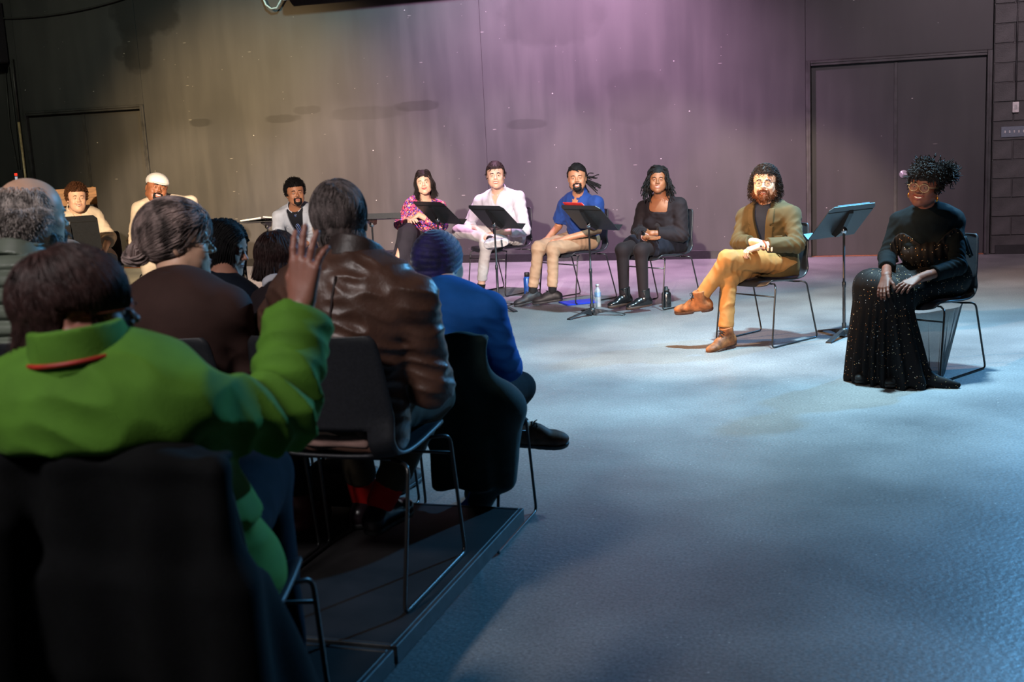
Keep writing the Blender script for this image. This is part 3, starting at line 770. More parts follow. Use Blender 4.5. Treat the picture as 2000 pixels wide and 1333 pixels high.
def cap_prims(C, R, s, t=.010, line=.058, ear=.022, nape=-.06):
    P = lambda *l: C+R@(np.array(l)*s)
    L = [ell(P(*CR0), (CRR+t)*s, R, 0)]
    L.append(rc(P(0, -.06, -.02), P(0, -.055, nape-.01), .055*s, .048*s, .02))
    # open the face and free the ears
    L.append(rbox(P(0, .115+ear, line-.15), np.array((.2, .115, .15))*s, R, .03*s, .01, 's'))
    L.append(rbox(P(0, .0, nape-.2), np.array((.2, .2, .2))*s, R, .01, .005, 's'))
    for q in (-1, 1): L.append(ell(P(q*.09, -.006, -.012), np.array((.035, .024, .038))*s, R, .01, 's'))
    return L
def hair(kind, C, R, s, m_, parent, loc, name='hair', seed=3, N=1200, m2=None, mask=None, earfree=False):
    rg = np.random.RandomState(seed); mb = MB(); W = lambda l: C+(l*s)@R.T
    mk = mask or default_mask
    def cap(**k):
        V, Q = field(cap_prims(C, R, s, **k), .0045, lambda p: .0025*fbm(p, 90, seed)); mb.add(V, Q)
    if kind == 'short':
        cap(t=.012); l, rg = sampler(C, R, s, N, mk, seed, 1.08)
        P = grow(l, lambda p: np.stack([.2*np.sign(p[:, 0]+.02), -.55+0*p[:, 0], -.35+0*p[:, 0]], 1)+(p-CR0)*1.2, 6, .007, 1.12+.07*rg.rand(len(l)), rg, .25)
        mb.strands(W(P), np.linspace(.0022, .0008, 6))
    elif kind in ('curly', 'curly_long'):
        cap(t=.012)
        if kind == 'curly_long':
            mask2 = lambda l: (((l[:, 2] > .075) | (l[:, 1] < .035)) & (l[:, 2] > -.045)) & ~((l[:, 1] > .02) & (l[:, 2] < .055))
            l, rg = sampler(C, R, s, N, mask2, seed, 1.05)
        else: l, rg = sampler(C, R, s, N, mk, seed, 1.08)
        K = 18; t = np.linspace(0, 1, K)
        o = (l-CR0)/CRR; o /= np.linalg.norm(o, axis=1, keepdims=True)
        if kind == 'curly_long':
            dn = np.array([0, -.12, -1.0]); top = np.clip((l[:, 2]-.02)/.09, 0, 1)[:, None]
            out = np.stack([o[:, 0]*.45, o[:, 1]*.5-.1, 0*o[:, 0]], 1)
            ax1 = o*.9+np.array([0, 0, .1]); ax2 = dn+out*.55
            ln = (.050+.050*rg.rand(len(l)))*(1-.45*top[:, 0]); ln2 = ln*(1.25-.8*top[:, 0])
            base = l[:, None]+ax1[:, None]*(.020*np.sin(t*1.57)[None, :, None])+ax2[:, None]*(t**1.2)[None, :, None]*ln2[:, None, None]
            rad = .0095
        else:
            d = o+np.array([0, .15, .25]); ln = .016+.014*rg.rand(len(l)); base = l[:, None]+d[:, None]*t[None, :, None]*ln[:, None, None]; rad = .006
        ph = rg.rand(len(l))*6.28; tn = 1.6+rg.rand(len(l))*1.4
        ang = ph[:, None]+t[None]*tn[:, None]*6.28
        A = np.cross(o, [0.3, .2, .9]); A /= np.linalg.norm(A, axis=1, keepdims=True); B = np.cross(o, A)
        if kind == 'curly_long': A = np.tile([1., 0, 0], (len(l), 1)); B = np.tile([0, 1., 0], (len(l), 1))
        P = base+rad*(A[:, None]*np.cos(ang)[..., None]+B[:, None]*np.sin(ang)[..., None])
        mb.strands(W(P), np.linspace(.0026, .0016, K))
    elif kind in ('straight_back', 'long', 'bob', 'wispy', 'updo'):
        whorl = np.array([0, -.055, .115])
        if kind == 'long':
            cap(t=.010, nape=-.07); KL = 22 if N > 3000 else 15
            mask2 = lambda l: ((l[:, 2] > .06) | (l[:, 1] < .02)) & (l[:, 2] > -.03)
            l, rg = sampler(C, R, s, N, mask2, seed, 1.05); K = KL
            def fl(p):
                up = np.clip((p[:, 2]-.04)/.06, 0, 1)
                return np.stack([np.sign(p[:, 0]+1e-4)*(.15+1.2*up), -.25*up-.05, -1+.6*up], 1)
            P = grow(l, fl, K, .0115, 1.12+.12*rg.rand(len(l)), rg, .08, guard=True)
            P[:, :, 0] += .006*np.sin(P[:, :, 2]*45+np.sign(P[:, :, 0])); mb.strands(W(P), np.linspace(.0022, .0009, K))
        elif kind == 'bob':
            cap(t=.014, nape=-.075)
            mask2 = lambda l: ((l[:, 2] > .06) | (l[:, 1] < .03)) & (l[:, 2] > -.04)
            l, rg = sampler(C, R, s, N, mask2, seed, 1.07); K = 16
            def fl(p):
                b = np.clip((p[:, 2]-.0)/.08, 0, 1)[:, None]; return nrmrows(p-whorl)*np.array([1, 1, .3])*b+np.array([0, .05, -.85])
            P = grow(l, fl, K, .0115, 1.10+.13*rg.rand(len(l)), rg, .10, zc=-.015, stop=-.082)
            if earfree:
                z_ = (P[:, :, 0] > .055) & (np.abs(P[:, :, 1]+.008) < .030) & (P[:, :, 2] < .012); first = np.where(z_.any(1), z_.argmax(1), K); idx_ = np.minimum(np.arange(K)[None], np.maximum(first-1, 0)[:, None]); P = np.take_along_axis(P, idx_[..., None].repeat(3, 2), 1)+np.arange(K)[None, :, None]*1e-6
            mb.strands(W(P), np.linspace(.0014, .0009, K))
        elif kind == 'wispy':
            l, rg = sampler(C, R, s, N, lambda l: (l[:, 2] < .078+.02*np.sin(l[:, 0]*900)) & (l[:, 2] > -.05) & (l[:, 1] < .0) & ~((l[:, 1] > -.03) & (l[:, 2] < -.005)), seed, 1.01); K = 10
            P = grow(l, lambda p: nrmrows(p-whorl)*np.array([1, .6, .2])+np.array([0, -.15, -.5]), K, .007, 1.05+.12*rg.rand(len(l)), rg, .35)
            mb.strands(W(P), np.linspace(.0012, .0006, K))
        elif kind == 'updo':
            cap(t=.012, nape=-.055); l, rg = sampler(C, R, s, N, mk, seed, 1.05); K = 18
            bun = np.array([-.008, -.116, -.030])
            P = grow(l, lambda p: nrmrows(bun-p)*1.0+np.array([0, -.1, .0]), K, .0105, 1.14+.14*rg.rand(len(l)), rg, .10)
            d = np.linalg.norm(P-bun, axis=2); P = np.where(d[..., None] < .03, bun+(P-bun)*(.03/np.maximum(d, .004))[..., None], P)
            mb.strands(W(P), np.linspace(.0013, .0009, K))
            for k in range(7):
                a = np.linspace(0, 5.2, 14)+k*1.7; rr = .026+.013*math.sin(k*2.1)
                tilt = rotz_m(k*.9)@Rx(k*.7)
                Q = bun+np.array([.004*math.sin(k*3), -.012, .010*math.cos(k*2)])+(np.stack([np.cos(a)*rr, np.sin(a)*rr, .006*np.sin(a*2)], 1))@tilt.T
                for jj in range(20):
                    o = rg.randn(3)*.0060; mb.tube(W(Q+o), .0024, 4)
        else:
            cap(t=.010, nape=-.062); l, rg = sampler(C, R, s, N, mk, seed, 1.05); K = 12
            def fl(p):
                b = np.clip((p[:, 2]+.02)/.10, 0, 1)[:, None]; return nrmrows(p-whorl)*np.array([1, 1, .3])*b+np.array([0, .05, -.6])+.30*np.stack([np.sin(p[:, 2]*60+p[:, 0]*30), np.cos(p[:, 0]*50), 0*p[:, 0]], 1)
            P = grow(l, fl, K, .0065, 1.08+.10*rg.rand(len(l)), rg, .16, zc=-.03, stop=-.070)
            mb.strands(W(P), np.linspace(.0012, .0008, K))
    elif kind == 'locs':
        cap(t=.010)
        mask2 = lambda l: ((l[:, 2] > .075) | (l[:, 1] < .02)) & (l[:, 2] > -.02)
        l, rg = sampler(C, R, s, 170, mask2, seed, 1.05); K = 17
        def fl(p):
            up = np.clip((p[:, 2]-.05)/.05, 0, 1)
            return np.stack([np.sign(p[:, 0]+.012)*(.3+1.2*up), -.2*up+.05, -1+.75*up], 1)
        P = grow(l, fl, K, .0120, 1.11+.12*rg.rand(len(l)), rg, .14, guard=True)
        ph = rg.rand(len(l), 1)*6.28; tt = np.arange(K)[None]
        P[:, :, 0] += .006*np.sin(tt*.8+ph); P[:, :, 1] += .006*np.cos(tt*.7+ph)
        mb.strands(W(P), np.linspace(.0055, .0040, K), n=5)
    elif kind == 'tied_locs':
        cap(t=.012, line=.066); l, rg = sampler(C, R, s, 110, default_mask, seed, 1.06); K = 14
        tie = np.array([-.045, -.120, -.015])
        P = grow(l, lambda p: nrmrows(tie-p), K, .013, 1.13+.03*rg.rand(len(l)), rg, .03)
        mb.strands(W(P), np.full(K, .0058), n=5)
        n = 26; t = np.linspace(0, 1, 12); rg2 = np.random.RandomState(5)
        d = np.array([-.62, -.15, -.25])+rg2.randn(n, 3)*.34; d /= np.linalg.norm(d, axis=1, keepdims=True)
        ln = .10+.05*rg2.rand(n)
        Q = tie+d[:, None]*(t[None]*ln[:, None])[..., None]+np.array([-.03, 0, -.035])*(t**2)[None, :, None]+.006*np.sin(t*9+rg2.rand(n, 1)*6)[..., None]*np.array([1, 1, 1])
        mb.strands(W(Q), np.linspace(.0062, .0045, 12), n=5)
    elif kind == 'puffs':
        V, Q = field([ell(W(CR0[None])[0], (CRR+.012)*s, R, 0), rbox(C+R@(np.array((0, .13, -.115))*s), np.array((.2, .10, .15))*s, R, .02, .01, 's'),
                      rbox(C+R@(np.array((0, 0, -.25))*s), np.array((.2, .2, .2))*s, R, .01, .01, 's')], .005, lambda p: .004*fbm(p, 110, 2)); mb.add(V, Q)
        def burst(c, r, n, ln, dirb, spread):
            g = np.random.RandomState(int(n)); d = g.randn(n, 3)*spread+np.array(dirb); d /= np.linalg.norm(d, axis=1, keepdims=True)
            t = np.linspace(0, 1, 9); L_ = ln*(.6+.5*g.rand(n))
            B = np.array(c)+g.randn(n, 3)*r
            Q = B[:, None]+d[:, None]*(t[None]*L_[:, None])[..., None]+.004*np.sin(t*10+g.rand(n, 1)*6)[..., None]*g.randn(n, 1, 3)
            mb.strands(W(Q), np.linspace(.0040, .0024, 9), n=4)
        burst((-.085, -.055, .085), .018, 420, .075, (-.5, -.2, .35), .62)       # big puff at her left
        burst((.045, -.02, .112), .016, 150, .048, (.25, 0, .8), .5)
        burst((0, -.02, .105), .03, 260, .028, (0, .2, .7), .5)
        l, rg = sampler(C, R, s, 620, lambda l: (l[:, 2] > .055) & (l[:, 1] > .0), seed, 1.12)
        t = np.linspace(0, 1, 9); d = np.stack([.35*np.sign(l[:, 0])+.3*rg.randn(len(l)), .5+.3*rg.randn(len(l)), -.35+.5*rg.randn(len(l))], 1)
        Q = l[:, None]+np.array([0, .01, .008])*np.sin(t*3.1)[None, :, None]+d[:, None]*(t*.034)[None, :, None]+.003*np.sin(t*9+rg.rand(len(l), 1)*6)[..., None]
        mb.strands(W(Q), np.linspace(.0042, .0026, 9), n=4)
        l, rg = sampler(C, R, s, 560, lambda l: (l[:, 2] > -.02) & (l[:, 1] < .035) & (np.abs(l[:, 0]) > .02), seed+1, 1.10)
        o = (l-CR0)/CRR; Q = l[:, None]+(o*.9+rg.randn(len(l), 3)*.5)[:, None]*(t*.022)[None, :, None]
        mb.strands(W(Q), np.linspace(.0042, .0026, 9), n=4)
    return mb.build(name, m_, parent, loc)
def nrmrows(p): return p/(np.linalg.norm(p, axis=1, keepdims=True)+1e-9)

def folds(joints, amp=.0035, f=16, seed=0, quilt=None):
    """cloth relief: soft ridges everywhere, tight folds round the joints"""
    J = [(np.asarray(c, float), r, a, nrm(ax), wl) for c, r, a, ax, wl in joints]
    def d(P):
        n = fbm(P, f, seed); v = amp*(np.abs(n)*2.2-.6)
        for c, r, a, ax, wl in J:
            q = P-c; w_ = np.exp(-(q*q).sum(1)/(r*r))
            ph = (q@ax)*6.283/wl+2.4*fbm(P, 9, seed+1)
            v += a*w_*(1-np.abs(np.sin(ph/2))*1.6)*-1
        if quilt: v += quilt[1]*np.abs(np.cos(P[:, 2]*math.pi/quilt[0]+.5*fbm(P, 6, 3)))**6
        return v
    return d
def shoe(parent, loc, ank, toe, up, m_up, m_sole, kind='shoe', s=1.0, lace=None, label=None, sock=None, sole_h=.022, name=None, h=.0055):
    """ank: ankle joint; toe: toe direction (unit); up: shin direction at the foot"""
    toe = nrm(toe); up = nrm(up-toe*(up@toe)); rt = np.cross(toe, up)
    R = np.stack([rt, toe, up], 1); base = ank-up*.085*s
    P = lambda x, y, z: base+R@(np.array((x, y, z))*s)
    sh = {'boot': .145, 'chelsea': .165, 'shoe': .065}[kind]
    L = [rc(P(0, -.045, .045), P(0, .06, .042), .036*s, .038*s, .02), ell(P(0, .115, .034), np.array((.044, .075, .030))*s, R, .025),
         ell(P(0, .03, .05), np.array((.036, .07, .045))*s, R, .03), ell(P(0, -.048, .035), np.array((.034, .032, .04))*s, R, .02)]
    if kind == 'shoe': L.append(rc(P(0, -.018, .06), P(0, -.012, sh+.012), .036*s, .037*s, .02, cut=True))
    else: L.append(rc(P(0, -.018, .05), P(0, -.014, sh), .045*s, .049*s if kind == 'boot' else .053*s, .025, cut=True))
    L.append(rbox(P(0, .03, -.1+sole_h*.6/s), np.array((.2, .3, .1))*s, R, .001, .004, 's'))
    V, Q = field(L, h, lambda p: .0012*fbm(p, 60, 4))
    nm = name or ('boot' if kind != 'shoe' else 'shoe')
    o = MB().add(V, Q).build(nm, m_up, parent, loc, label=label)
    S_ = [rc(P(0, -.045, .015), P(0, .06, .015), .037*s, .040*s, .02), ell(P(0, .110, .015), np.array((.046, .082, .05))*s, R, .02),
          rbox(P(0, .03, -.1), np.array((.2, .3, .1))*s, R, .001, .002, 's'), rbox(P(0, .03, .1+sole_h/s), np.array((.2, .3, .1))*s, R, .001, .002, 's')]
    if kind == 'boot': S_.append(rbox(P(0, .02, .0), np.array((.06, .028, .010))*s, R, .004, .004, 's'))
    V, Q = field(S_, h); MB().add(V, Q).build('sole', m_sole, o, loc)
    if lace:
        m = MB()
        rows = [(.088, .072), (.070, .084), (.052, .097), (.040, .112), (.035, .128)] if kind != 'shoe' else [(.086, .070), (.070, .081), (.052, .092), (.036, .098)]
        for k, (y, z) in enumerate(rows):
            m.tube([P(-.024, y-.008, z-.010), P(-.010, y, z+.002), P(.010, y, z+.002), P(.024, y-.008, z-.010)], .0030*s, 6)
            if k: y0_, z0_ = rows[k-1]; m.tube([P(-.018, y0_-.003, z0_-.001), P(0, (y+y0_)/2+.003, (z+z0_)/2+.004), P(.018, y-.003, z-.001)], .0026*s, 6)
        if kind != 'chelsea':
            y, z = rows[-1]
            for q in (-1, 1): m.tube([P(0, y+.004, z+.003), P(q*.016, y+.018, z+.008), P(q*.028, y+.014, z-.004), P(q*.012, y+.006, z)], .0022*s, 5)
        m.build('laces', lace, o, loc)
    return o
def glasses(parent, loc, C, R, s, m_, round_=True, lens=True, rad=.0215):
    P = lambda *l: C+R@(np.array(l)*s)
    g = MB(); a = np.linspace(0, 2*math.pi, 25)[:-1]
    for q in (-1, 1):
        pts = [P(q*.0325+math.cos(t)*rad*1.08, .106-.006*abs(math.cos(t)), -.003+math.sin(t)*rad*(.92 if round_ else .8)) for t in a]
        g.tube(pts, .0014*s, 6, closed=True)
        g.tube([P(q*.055, .100, .004), P(q*.076, .085, .004), P(q*.084, .0, .002), P(q*.080, -.025, -.010)], .0015*s, 6)
    g.tube([P(-.011, .108, .004), P(0, .112, .007), P(.011, .108, .004)], .0014*s, 6)
    o = g.build('glasses', m_, parent, loc)
    if lens:
        for q in (-1, 1):
            b = MB(); pts = [P(q*.0325+math.cos(t)*rad*1.05, .1055-.006*abs(math.cos(t)), -.003+math.sin(t)*rad*.9) for t in a]
            V = pts+[P(q*.0325, .1062, -.003)]; b.add(V, [[i, (i+1) % 24, 24] for i in range(24)])
            b.build('lens', mat('clear_lens', (.9, .9, .9), .3, alpha=.025, spec=.15), o, loc)
    return o
CUR = {}
def L(u, v, y):
    """pixel -> world point on the plane at local distance y in front of the current seat"""
    f = CUR['f']; d = ray(u, v); t = ((CUR['root']-CAM)@f+y)/(d@f); return CAM+t*d
def loc_pt(x, y, z): return CUR['root']+CUR['R']@np.array([x, y, z], float)
def seat_at(x, y, z, th):
    a = math.radians(th); R = rotz_m(a); CUR['R'] = R; CUR['f'] = R@np.array([0, 1.0, 0]); CUR['root'] = np.array([x, y, z], float); CUR['z'] = z
def chair_cut():
    # keeps flesh and cloth off the chair: behind the seated back and under the seat
    r, R = CUR['root'].copy(), CUR['R'].copy()
    def back(P):
        q = (P-r)@R; yb = -.172-.22*np.clip(q[:, 2]-.50, -.3, .4)
        return np.maximum.reduce([q[:, 1]-yb, q[:, 2]-.86, np.abs(q[:, 0])-.24])
    def under(P):
        q = (P-r)@R
        return np.maximum.reduce([q[:, 2]-.462, q[:, 1]-.235, np.abs(q[:, 0])-.27, -.75-q[:, 1]])
    e = np.array([.6, .6, .4])
    lo = r+[-.62, -.62, 0.15]; hi = r+[.62, .62, .90]
    return [fnp(back, lo, hi, .02, 's'), fnp(under, lo, hi, .015, 's')]
def person(label, S, group=None):
    R0, f0 = CUR['R'], CUR['f']; loc = tuple(CUR['root'])
    e = empty('person', loc); tag(e, label, 'person', group)
    D = dict(hip=loc_pt(0, -.10, .56), neck=loc_pt(0, -.10, 1.05), knR=loc_pt(.10, .36, .52), knL=loc_pt(-.10, .36, .52),
             anR=loc_pt(.11, .42, .09), anL=loc_pt(-.11, .42, .09))
    D.update({k: v for k, v in S.items() if k in ('hip', 'neck', 'head', 'shR', 'shL', 'elR', 'elL', 'wrR', 'wrL', 'knR', 'knL', 'anR', 'anL')})
    sw = S.get('sw', .185); D['neck'] = np.array(D['neck'], float)
    if 'shR' in S: D['neck'][2] = max(D['neck'][2], (D['shR'][2]+D['shL'][2])/2+.072)
    if 'shR' not in D: D['shR'] = D['neck']+R0@np.array([sw, 0, -.05])
    if 'shL' not in D: D['shL'] = D['neck']+R0@np.array([-sw, 0, -.05])
    D.setdefault('head', D['neck']+R0@np.array([0, .04, .19]))
    D.setdefault('elR', D['shR']+R0@np.array([.04, .06, -.28])); D.setdefault('elL', D['shL']+R0@np.array([-.04, .06, -.28]))
    D.setdefault('wrR', D['elR']+R0@np.array([-.08, .23, -.02])); D.setdefault('wrL', D['elL']+R0@np.array([.08, .23, -.02]))
    hw = S.get('hw', .09)
    rt = nrm(D['shR']-D['shL']); up = nrm(D['neck']-D['hip']); fw = nrm(np.cross(up, rt)); rt2 = np.cross(fw, up)
    T = np.stack([rt2, fw, up], 1)
    prt = R0@np.array([1, 0, 0]); D['hjR'] = D['hip']+prt*hw; D['hjL'] = D['hip']-prt*hw
    h = np.array(D['head']); fwd = nrm(S['look']-h) if 'look' in S else f0
    Rh = frame(fwd)@Ry(math.radians(S.get('roll', 0))); s = S.get('s', .97)
    D['T'] = T; D['Rh'] = Rh; ln = np.linalg.norm(D['neck']-D['hip']); D['ln'] = ln
    D['e'] = e; D['loc'] = loc; D['S'] = S; D['f0'] = f0; D['R0'] = R0; fat = S.get('fat', 1.0); D['fat'] = fat
    hp, P = head_prims(h, Rh, S); D['P'] = P; D['s'] = s
    nb = D['neck']+up*.0
    neck = [rc(P(0, -.025, -.055), nb+up*.01, .051*s*S.get('nk', 1), .054*S.get('nk', 1), .02), rc(nb-up*.050, D['shR']-up*.006, .045, .041, .03), rc(nb-up*.050, D['shL']-up*.006, .045, .041, .03),
            ell(nb-up*.10, (.15*fat, .095, .12), T, .06)]
    if S.get('bust'):
        for q in (-1, 1): neck.append(ell(D['neck']-up*.20+rt2*q*.075+fw*.075*fat, (.07, .065, .07), T, .04))
    mats = [S['skin'], S.get('lip', LIP)]
    mb = MB()
    # fine head and neck
    hh = .0028 if not S.get('rear') else .0042
    lowz = S.get('lowskin', .05)
    all_ = hp+neck
    cl = (np.minimum(h-.2, nb-.22), np.maximum(h+.2, nb+.22)); cl[0][2] = nb[2]-lowz; cl[1][2] = h[2]+.2
    V, Q = field(all_, hh, None, cl)
    m = np.zeros(len(Q), int)
    if not S.get('rear'):
        c = V[Q].mean(1); m[near(all_, c, ('lip',)) < .0008] = 1
    mb.add(V, Q, m)
    # coarse torso and legs (under clothing) and arms
    body = neck[1:]+[ell(D['hip']+up*.01, (.155*fat, .11, .11), T, .06), ell(D['hip']+up*ln*.35, (.125*fat, .095, .16), T, .06), ell(D['hip']+up*ln*.68, (.145*fat, .10, .17), T, .06)]
    for q in 'RL':
        body += [rc(D['hj'+q], D['kn'+q], .078, .052, .03), rc(D['kn'+q], D['an'+q], .048, .034, .02),
                 rc(D['sh'+q], D['el'+q], .042, .035, .03), rc(D['el'+q], D['wr'+q], .035, .026, .01)]
    V, Q = field(body+chair_cut(), .011); mb.add(V, Q)
    for q, sd in (('R', 1), ('L', -1)):
        wr = D['wr'+q]; fd = nrm(wr-D['el'+q]); hk = S.get('hand'+q, {})
        f_ = hk.get('f', fd); pn = hk.get('pn', np.array([0, 0, -1.0])+rt2*(-.3*sd))
        hs = S.get('hs', .95)
        hl = fingers(wr+nrm(f_)*.01, np.asarray(f_, float), np.asarray(pn, float), sd, hs, hk.get('curl', (.45, .5, .55, .6)), hk.get('spread', .05), hk.get('thumb', .6))
        b0 = D['el'+q] if S.get('bare_arm') else wr-fd*.07
        hl.insert(0, rc(b0, wr, .036 if S.get('bare_arm') else .031, .0255, .012))
        if hk.get('hide'): continue
        V, Q = field(hl, .0032 if not S.get('bigh') else .0022); mb.add(V, Q)
    if S.get('bare_leg'):
        V, Q = field([rc(D['kn'+q], D['an'+q], .050, .036, .02) for q in 'RL'], .006); mb.add(V, Q)
    mb.build('body', mats, e, loc)
    if not S.get('rear'):
        for q in (-1, 1):
            b = MB().ball(P(q*.031, .0757, -.001), .0125*s, Rh@Rx(-math.pi/2), 16, 12)
            c = [np.concatenate([x for x in b.V])]
            V = b.V[0]; Fq = b.F[0]; cen = V[Fq].mean(1)
            gz = S.get('gaze'); g = nrm(gz-P(q*.031, .0757, -.001)) if gz is not None else Rh[:, 1]
            b.M[0] = ((nrmrows(cen-P(q*.031, .0757, -.001))@g) > .90).astype(int)
            b.build('eye', [EYEW, IRIS], e, loc)
            bz = .0175+.0015*S.get('smile', 1)
            br = MB(); K = 7; t = np.linspace(-1, 1, K)
            pts = [P(q*(.031+.017*x), .0895-.0045*(x*.5+.5)**2, bz+.0035*(1-x*x)-(.002 if x > .5 else 0)) for x in t]
            br.tube(pts, np.array([.0024, .0040, .0042, .0040, .0036, .0028, .0014])*s*S.get('brow', 1), 6); br.build('eyebrow', S.get('browm', S['hairm']), e, loc)
        if S.get('open'):
            sm = S.get('smile', 1); gr = .010*sm; wd = .0225+.0055*min(sm, 1.3); tb = MB()
            tb.tube([P(x*wd*.85, .0880-.0065*abs(x)**1.6, -.0650+gr*.36*abs(x)**1.3) for x in np.linspace(-1, 1, 11)], np.array([.002, .004, .0048, .005, .005, .005, .005, .005, .0048, .004, .002])*s, 8)
            tb.build('teeth', TEETH, e, loc)
    if S.get('hair'): D['hair'] = hair(S['hair'], h, Rh, s, S['hairm'], e, loc, N=S.get('hn', 1200), seed=S.get('seed', 3), earfree=S.get('earfree', False))
    return D
def torso_prims(D, o, w=1.0, dep=1.0, hem=0.0):
    up, T = D['T'][:, 2], D['T']; ln = D['ln']; fat = D['fat']*w
    Lp = [ell(D['hip']+up*(.0-hem*.3), (.155*fat+o, .115*dep+o, .12+hem+o), T, .06), ell(D['hip']+up*ln*.36, (.132*fat+o, .10*dep+o, .17), T, .07),
          ell(D['hip']+up*ln*.68, (.150*fat+o, .105*dep+o, .17+o), T, .07), ell(D['neck']-up*.09, (.155*fat+o, .095+o, .10+o*.5), T, .06)]
    for q in 'RL': Lp.append(rc(D['neck']-up*.036, D['sh'+q]-up*.004, .047+o*.9, .043+o, .04))
    if D['S'].get('bust'):
        for q in (-1, 1): Lp.append(ell(D['neck']-up*.21+T[:, 0]*q*.075+T[:, 1]*.078*D['fat'], np.array((.07, .062, .07))+o, T, .045))
    if D['S'].get('belly'): Lp.append(ell(D['hip']+up*.14+T[:, 1]*.06, (.13+o, .12+o, .14), T, .06))
    return Lp
def arm_prims(D, o, end=1.0, cuff=.004, only='RL'):
    Lp = []
    for q in only:
        sh, el_, wr = D['sh'+q], D['el'+q], D['wr'+q]
        if end <= 1:
            Lp.append(rc(sh, sh+(el_-sh)*end, .044+o, .042+o+cuff, .025, cut=end < 1))
        else:
            Lp.append(rc(sh, el_, .044+o, .036+o, .022))
            p = el_+(wr-el_)*(end-1); Lp.append(rc(el_, p, .039+o, .030+o+cuff, .02, cut=True))
    return Lp
def leg_prims(D, o, end=.9, r=(.085, .062, .052, .045)):
    Lp = []
    for q in 'RL':
        kn, an = D['kn'+q], D['an'+q]; p = kn+(an-kn)*end
        Lp += [rc(D['hj'+q], kn, r[0]+o, r[1]+o, .03), rc(kn, p, r[2]+o, r[3]+o, .03, cut=True)]
    return Lp
def garment(D, name, prims, m_, h=.008, disp=None, label=None, clip=None, parent=None, cut=True):
    V, Q = field(list(prims)+(chair_cut() if cut else []), h, disp, clip); return MB().add(V, Q).build(name, m_, parent or D['e'], D['loc'], label=label)
def top_folds(D, amp=.004, a2=.008, wl=.035, seed=0, f=30, **k):
    J = []
    for q in 'RL':
        J.append((D['el'+q], .09, a2, D['wr'+q]-D['sh'+q], wl)); J.append(((D['sh'+q]*.8+D['el'+q]*.2)-D['T'][:, 2]*.04, .09, a2*.7, D['T'][:, 0]+D['T'][:, 2], wl*1.2))
    J.append((D['hip']+D['T'][:, 2]*.14, .13, a2*.7, D['T'][:, 2], wl*1.2))
    return folds(J, amp, f, seed, **k)
def leg_folds(D, amp=.004, a2=.007, wl=.032, seed=1, f=30):
    J = []
    for q in 'RL':
        J.append((D['kn'+q]-np.array([0, 0, .03]), .075, a2*.7, D['an'+q]-D['hj'+q]+.15, wl*1.2)); J.append((D['hj'+q]*.7+D['kn'+q]*.3, .10, a2*.55, D['kn'+q]-D['hj'+q], wl*1.3))
        J.append((D['an'+q]*.85+D['kn'+q]*.15, .06, a2*.35, (.4, .3, 1), wl*1.3))
    return folds(J, amp, f, seed)
def vee(D, depth=.30, half=.075, y0=0.0, round_=0.0, top=.06, side=.0):
    """front opening below the throat, widest at the top"""
    o, T = D['neck'], D['T']
    def fn(P):
        q = (P-o)@T; zz = q[:, 2]+depth
        return np.maximum.reduce([np.abs(q[:, 0]-side)-half*np.clip(zz/depth, 0, 1.4)**(.9), -zz, -(q[:, 1]-y0), q[:, 2]-top])
    r = np.array([.2, .35, depth+.1]); h = np.abs(T)@r
    return fnp(fn, o-h, o+h, .004, 's')
def neck_hole(D, r=.068, k=.01, drop=.02, fwd=.0):
    up = D['T'][:, 2]; a = D['neck']+D['T'][:, 1]*fwd-up*drop; return rc(a, a+up*.2, r, r, k, 's')
def front_y(D, prims, x, z, off=.0):
    ys = np.linspace(.36, -.05, 120); P = D['neck']+np.stack([np.full(120, x), ys, np.full(120, z)], 1)@D['T'].T
    v = feval([p for p in prims if p.op == 'u'], P); i = np.argmax(v < 0); return D['neck']+D['T']@np.array([x, ys[i]+off, z])
def back_y(D, prims, x, z, off=.0):
    ys = np.linspace(-.36, .05, 160); P = D['neck']+np.stack([np.full(160, x), ys, np.full(160, z)], 1)@D['T'].T
    v = feval(list(prims)+chair_cut(), P); i = np.argmax(v < 0); return D['neck']+D['T']@np.array([x, ys[i]-off, z])
def collar(D, m_, r=.066, t=.005, hgt=.034, gap=0.0, name='collar', h=.004, droop=.0, z0=-.006, flare=.25, slope=.55, label=None):
    """standing or turned-down band round the neck, lower in front; gap opens it at the throat"""
    T, o = D['T'], D['neck']; r = r+.004
    def fn(P):
        q = (P-o)@T; y = q[:, 1]-.004; x = q[:, 0]
        rad = np.sqrt(x*x+y*y/1.08); zc = z0+hgt/2-slope*y-droop*np.clip(y/r, 0, 1)*.5+.0*x
        rr = r+flare*(zc-q[:, 2])
        d = np.maximum(np.abs(rad-rr)-t, np.abs(q[:, 2]-zc)-hgt/2)*.8
        if gap: d = np.maximum(d, np.where(y > 0, gap*(1+(zc-q[:, 2])/hgt*.9)-np.abs(x), -1))
        return d
    V, Q = field([fnp(fn, o-.15, o+.15)], h, lambda p: .0008*fbm(p, 60, 3)); return MB().add(V, Q).build(name, m_, D['e'], D['loc'], label=label)

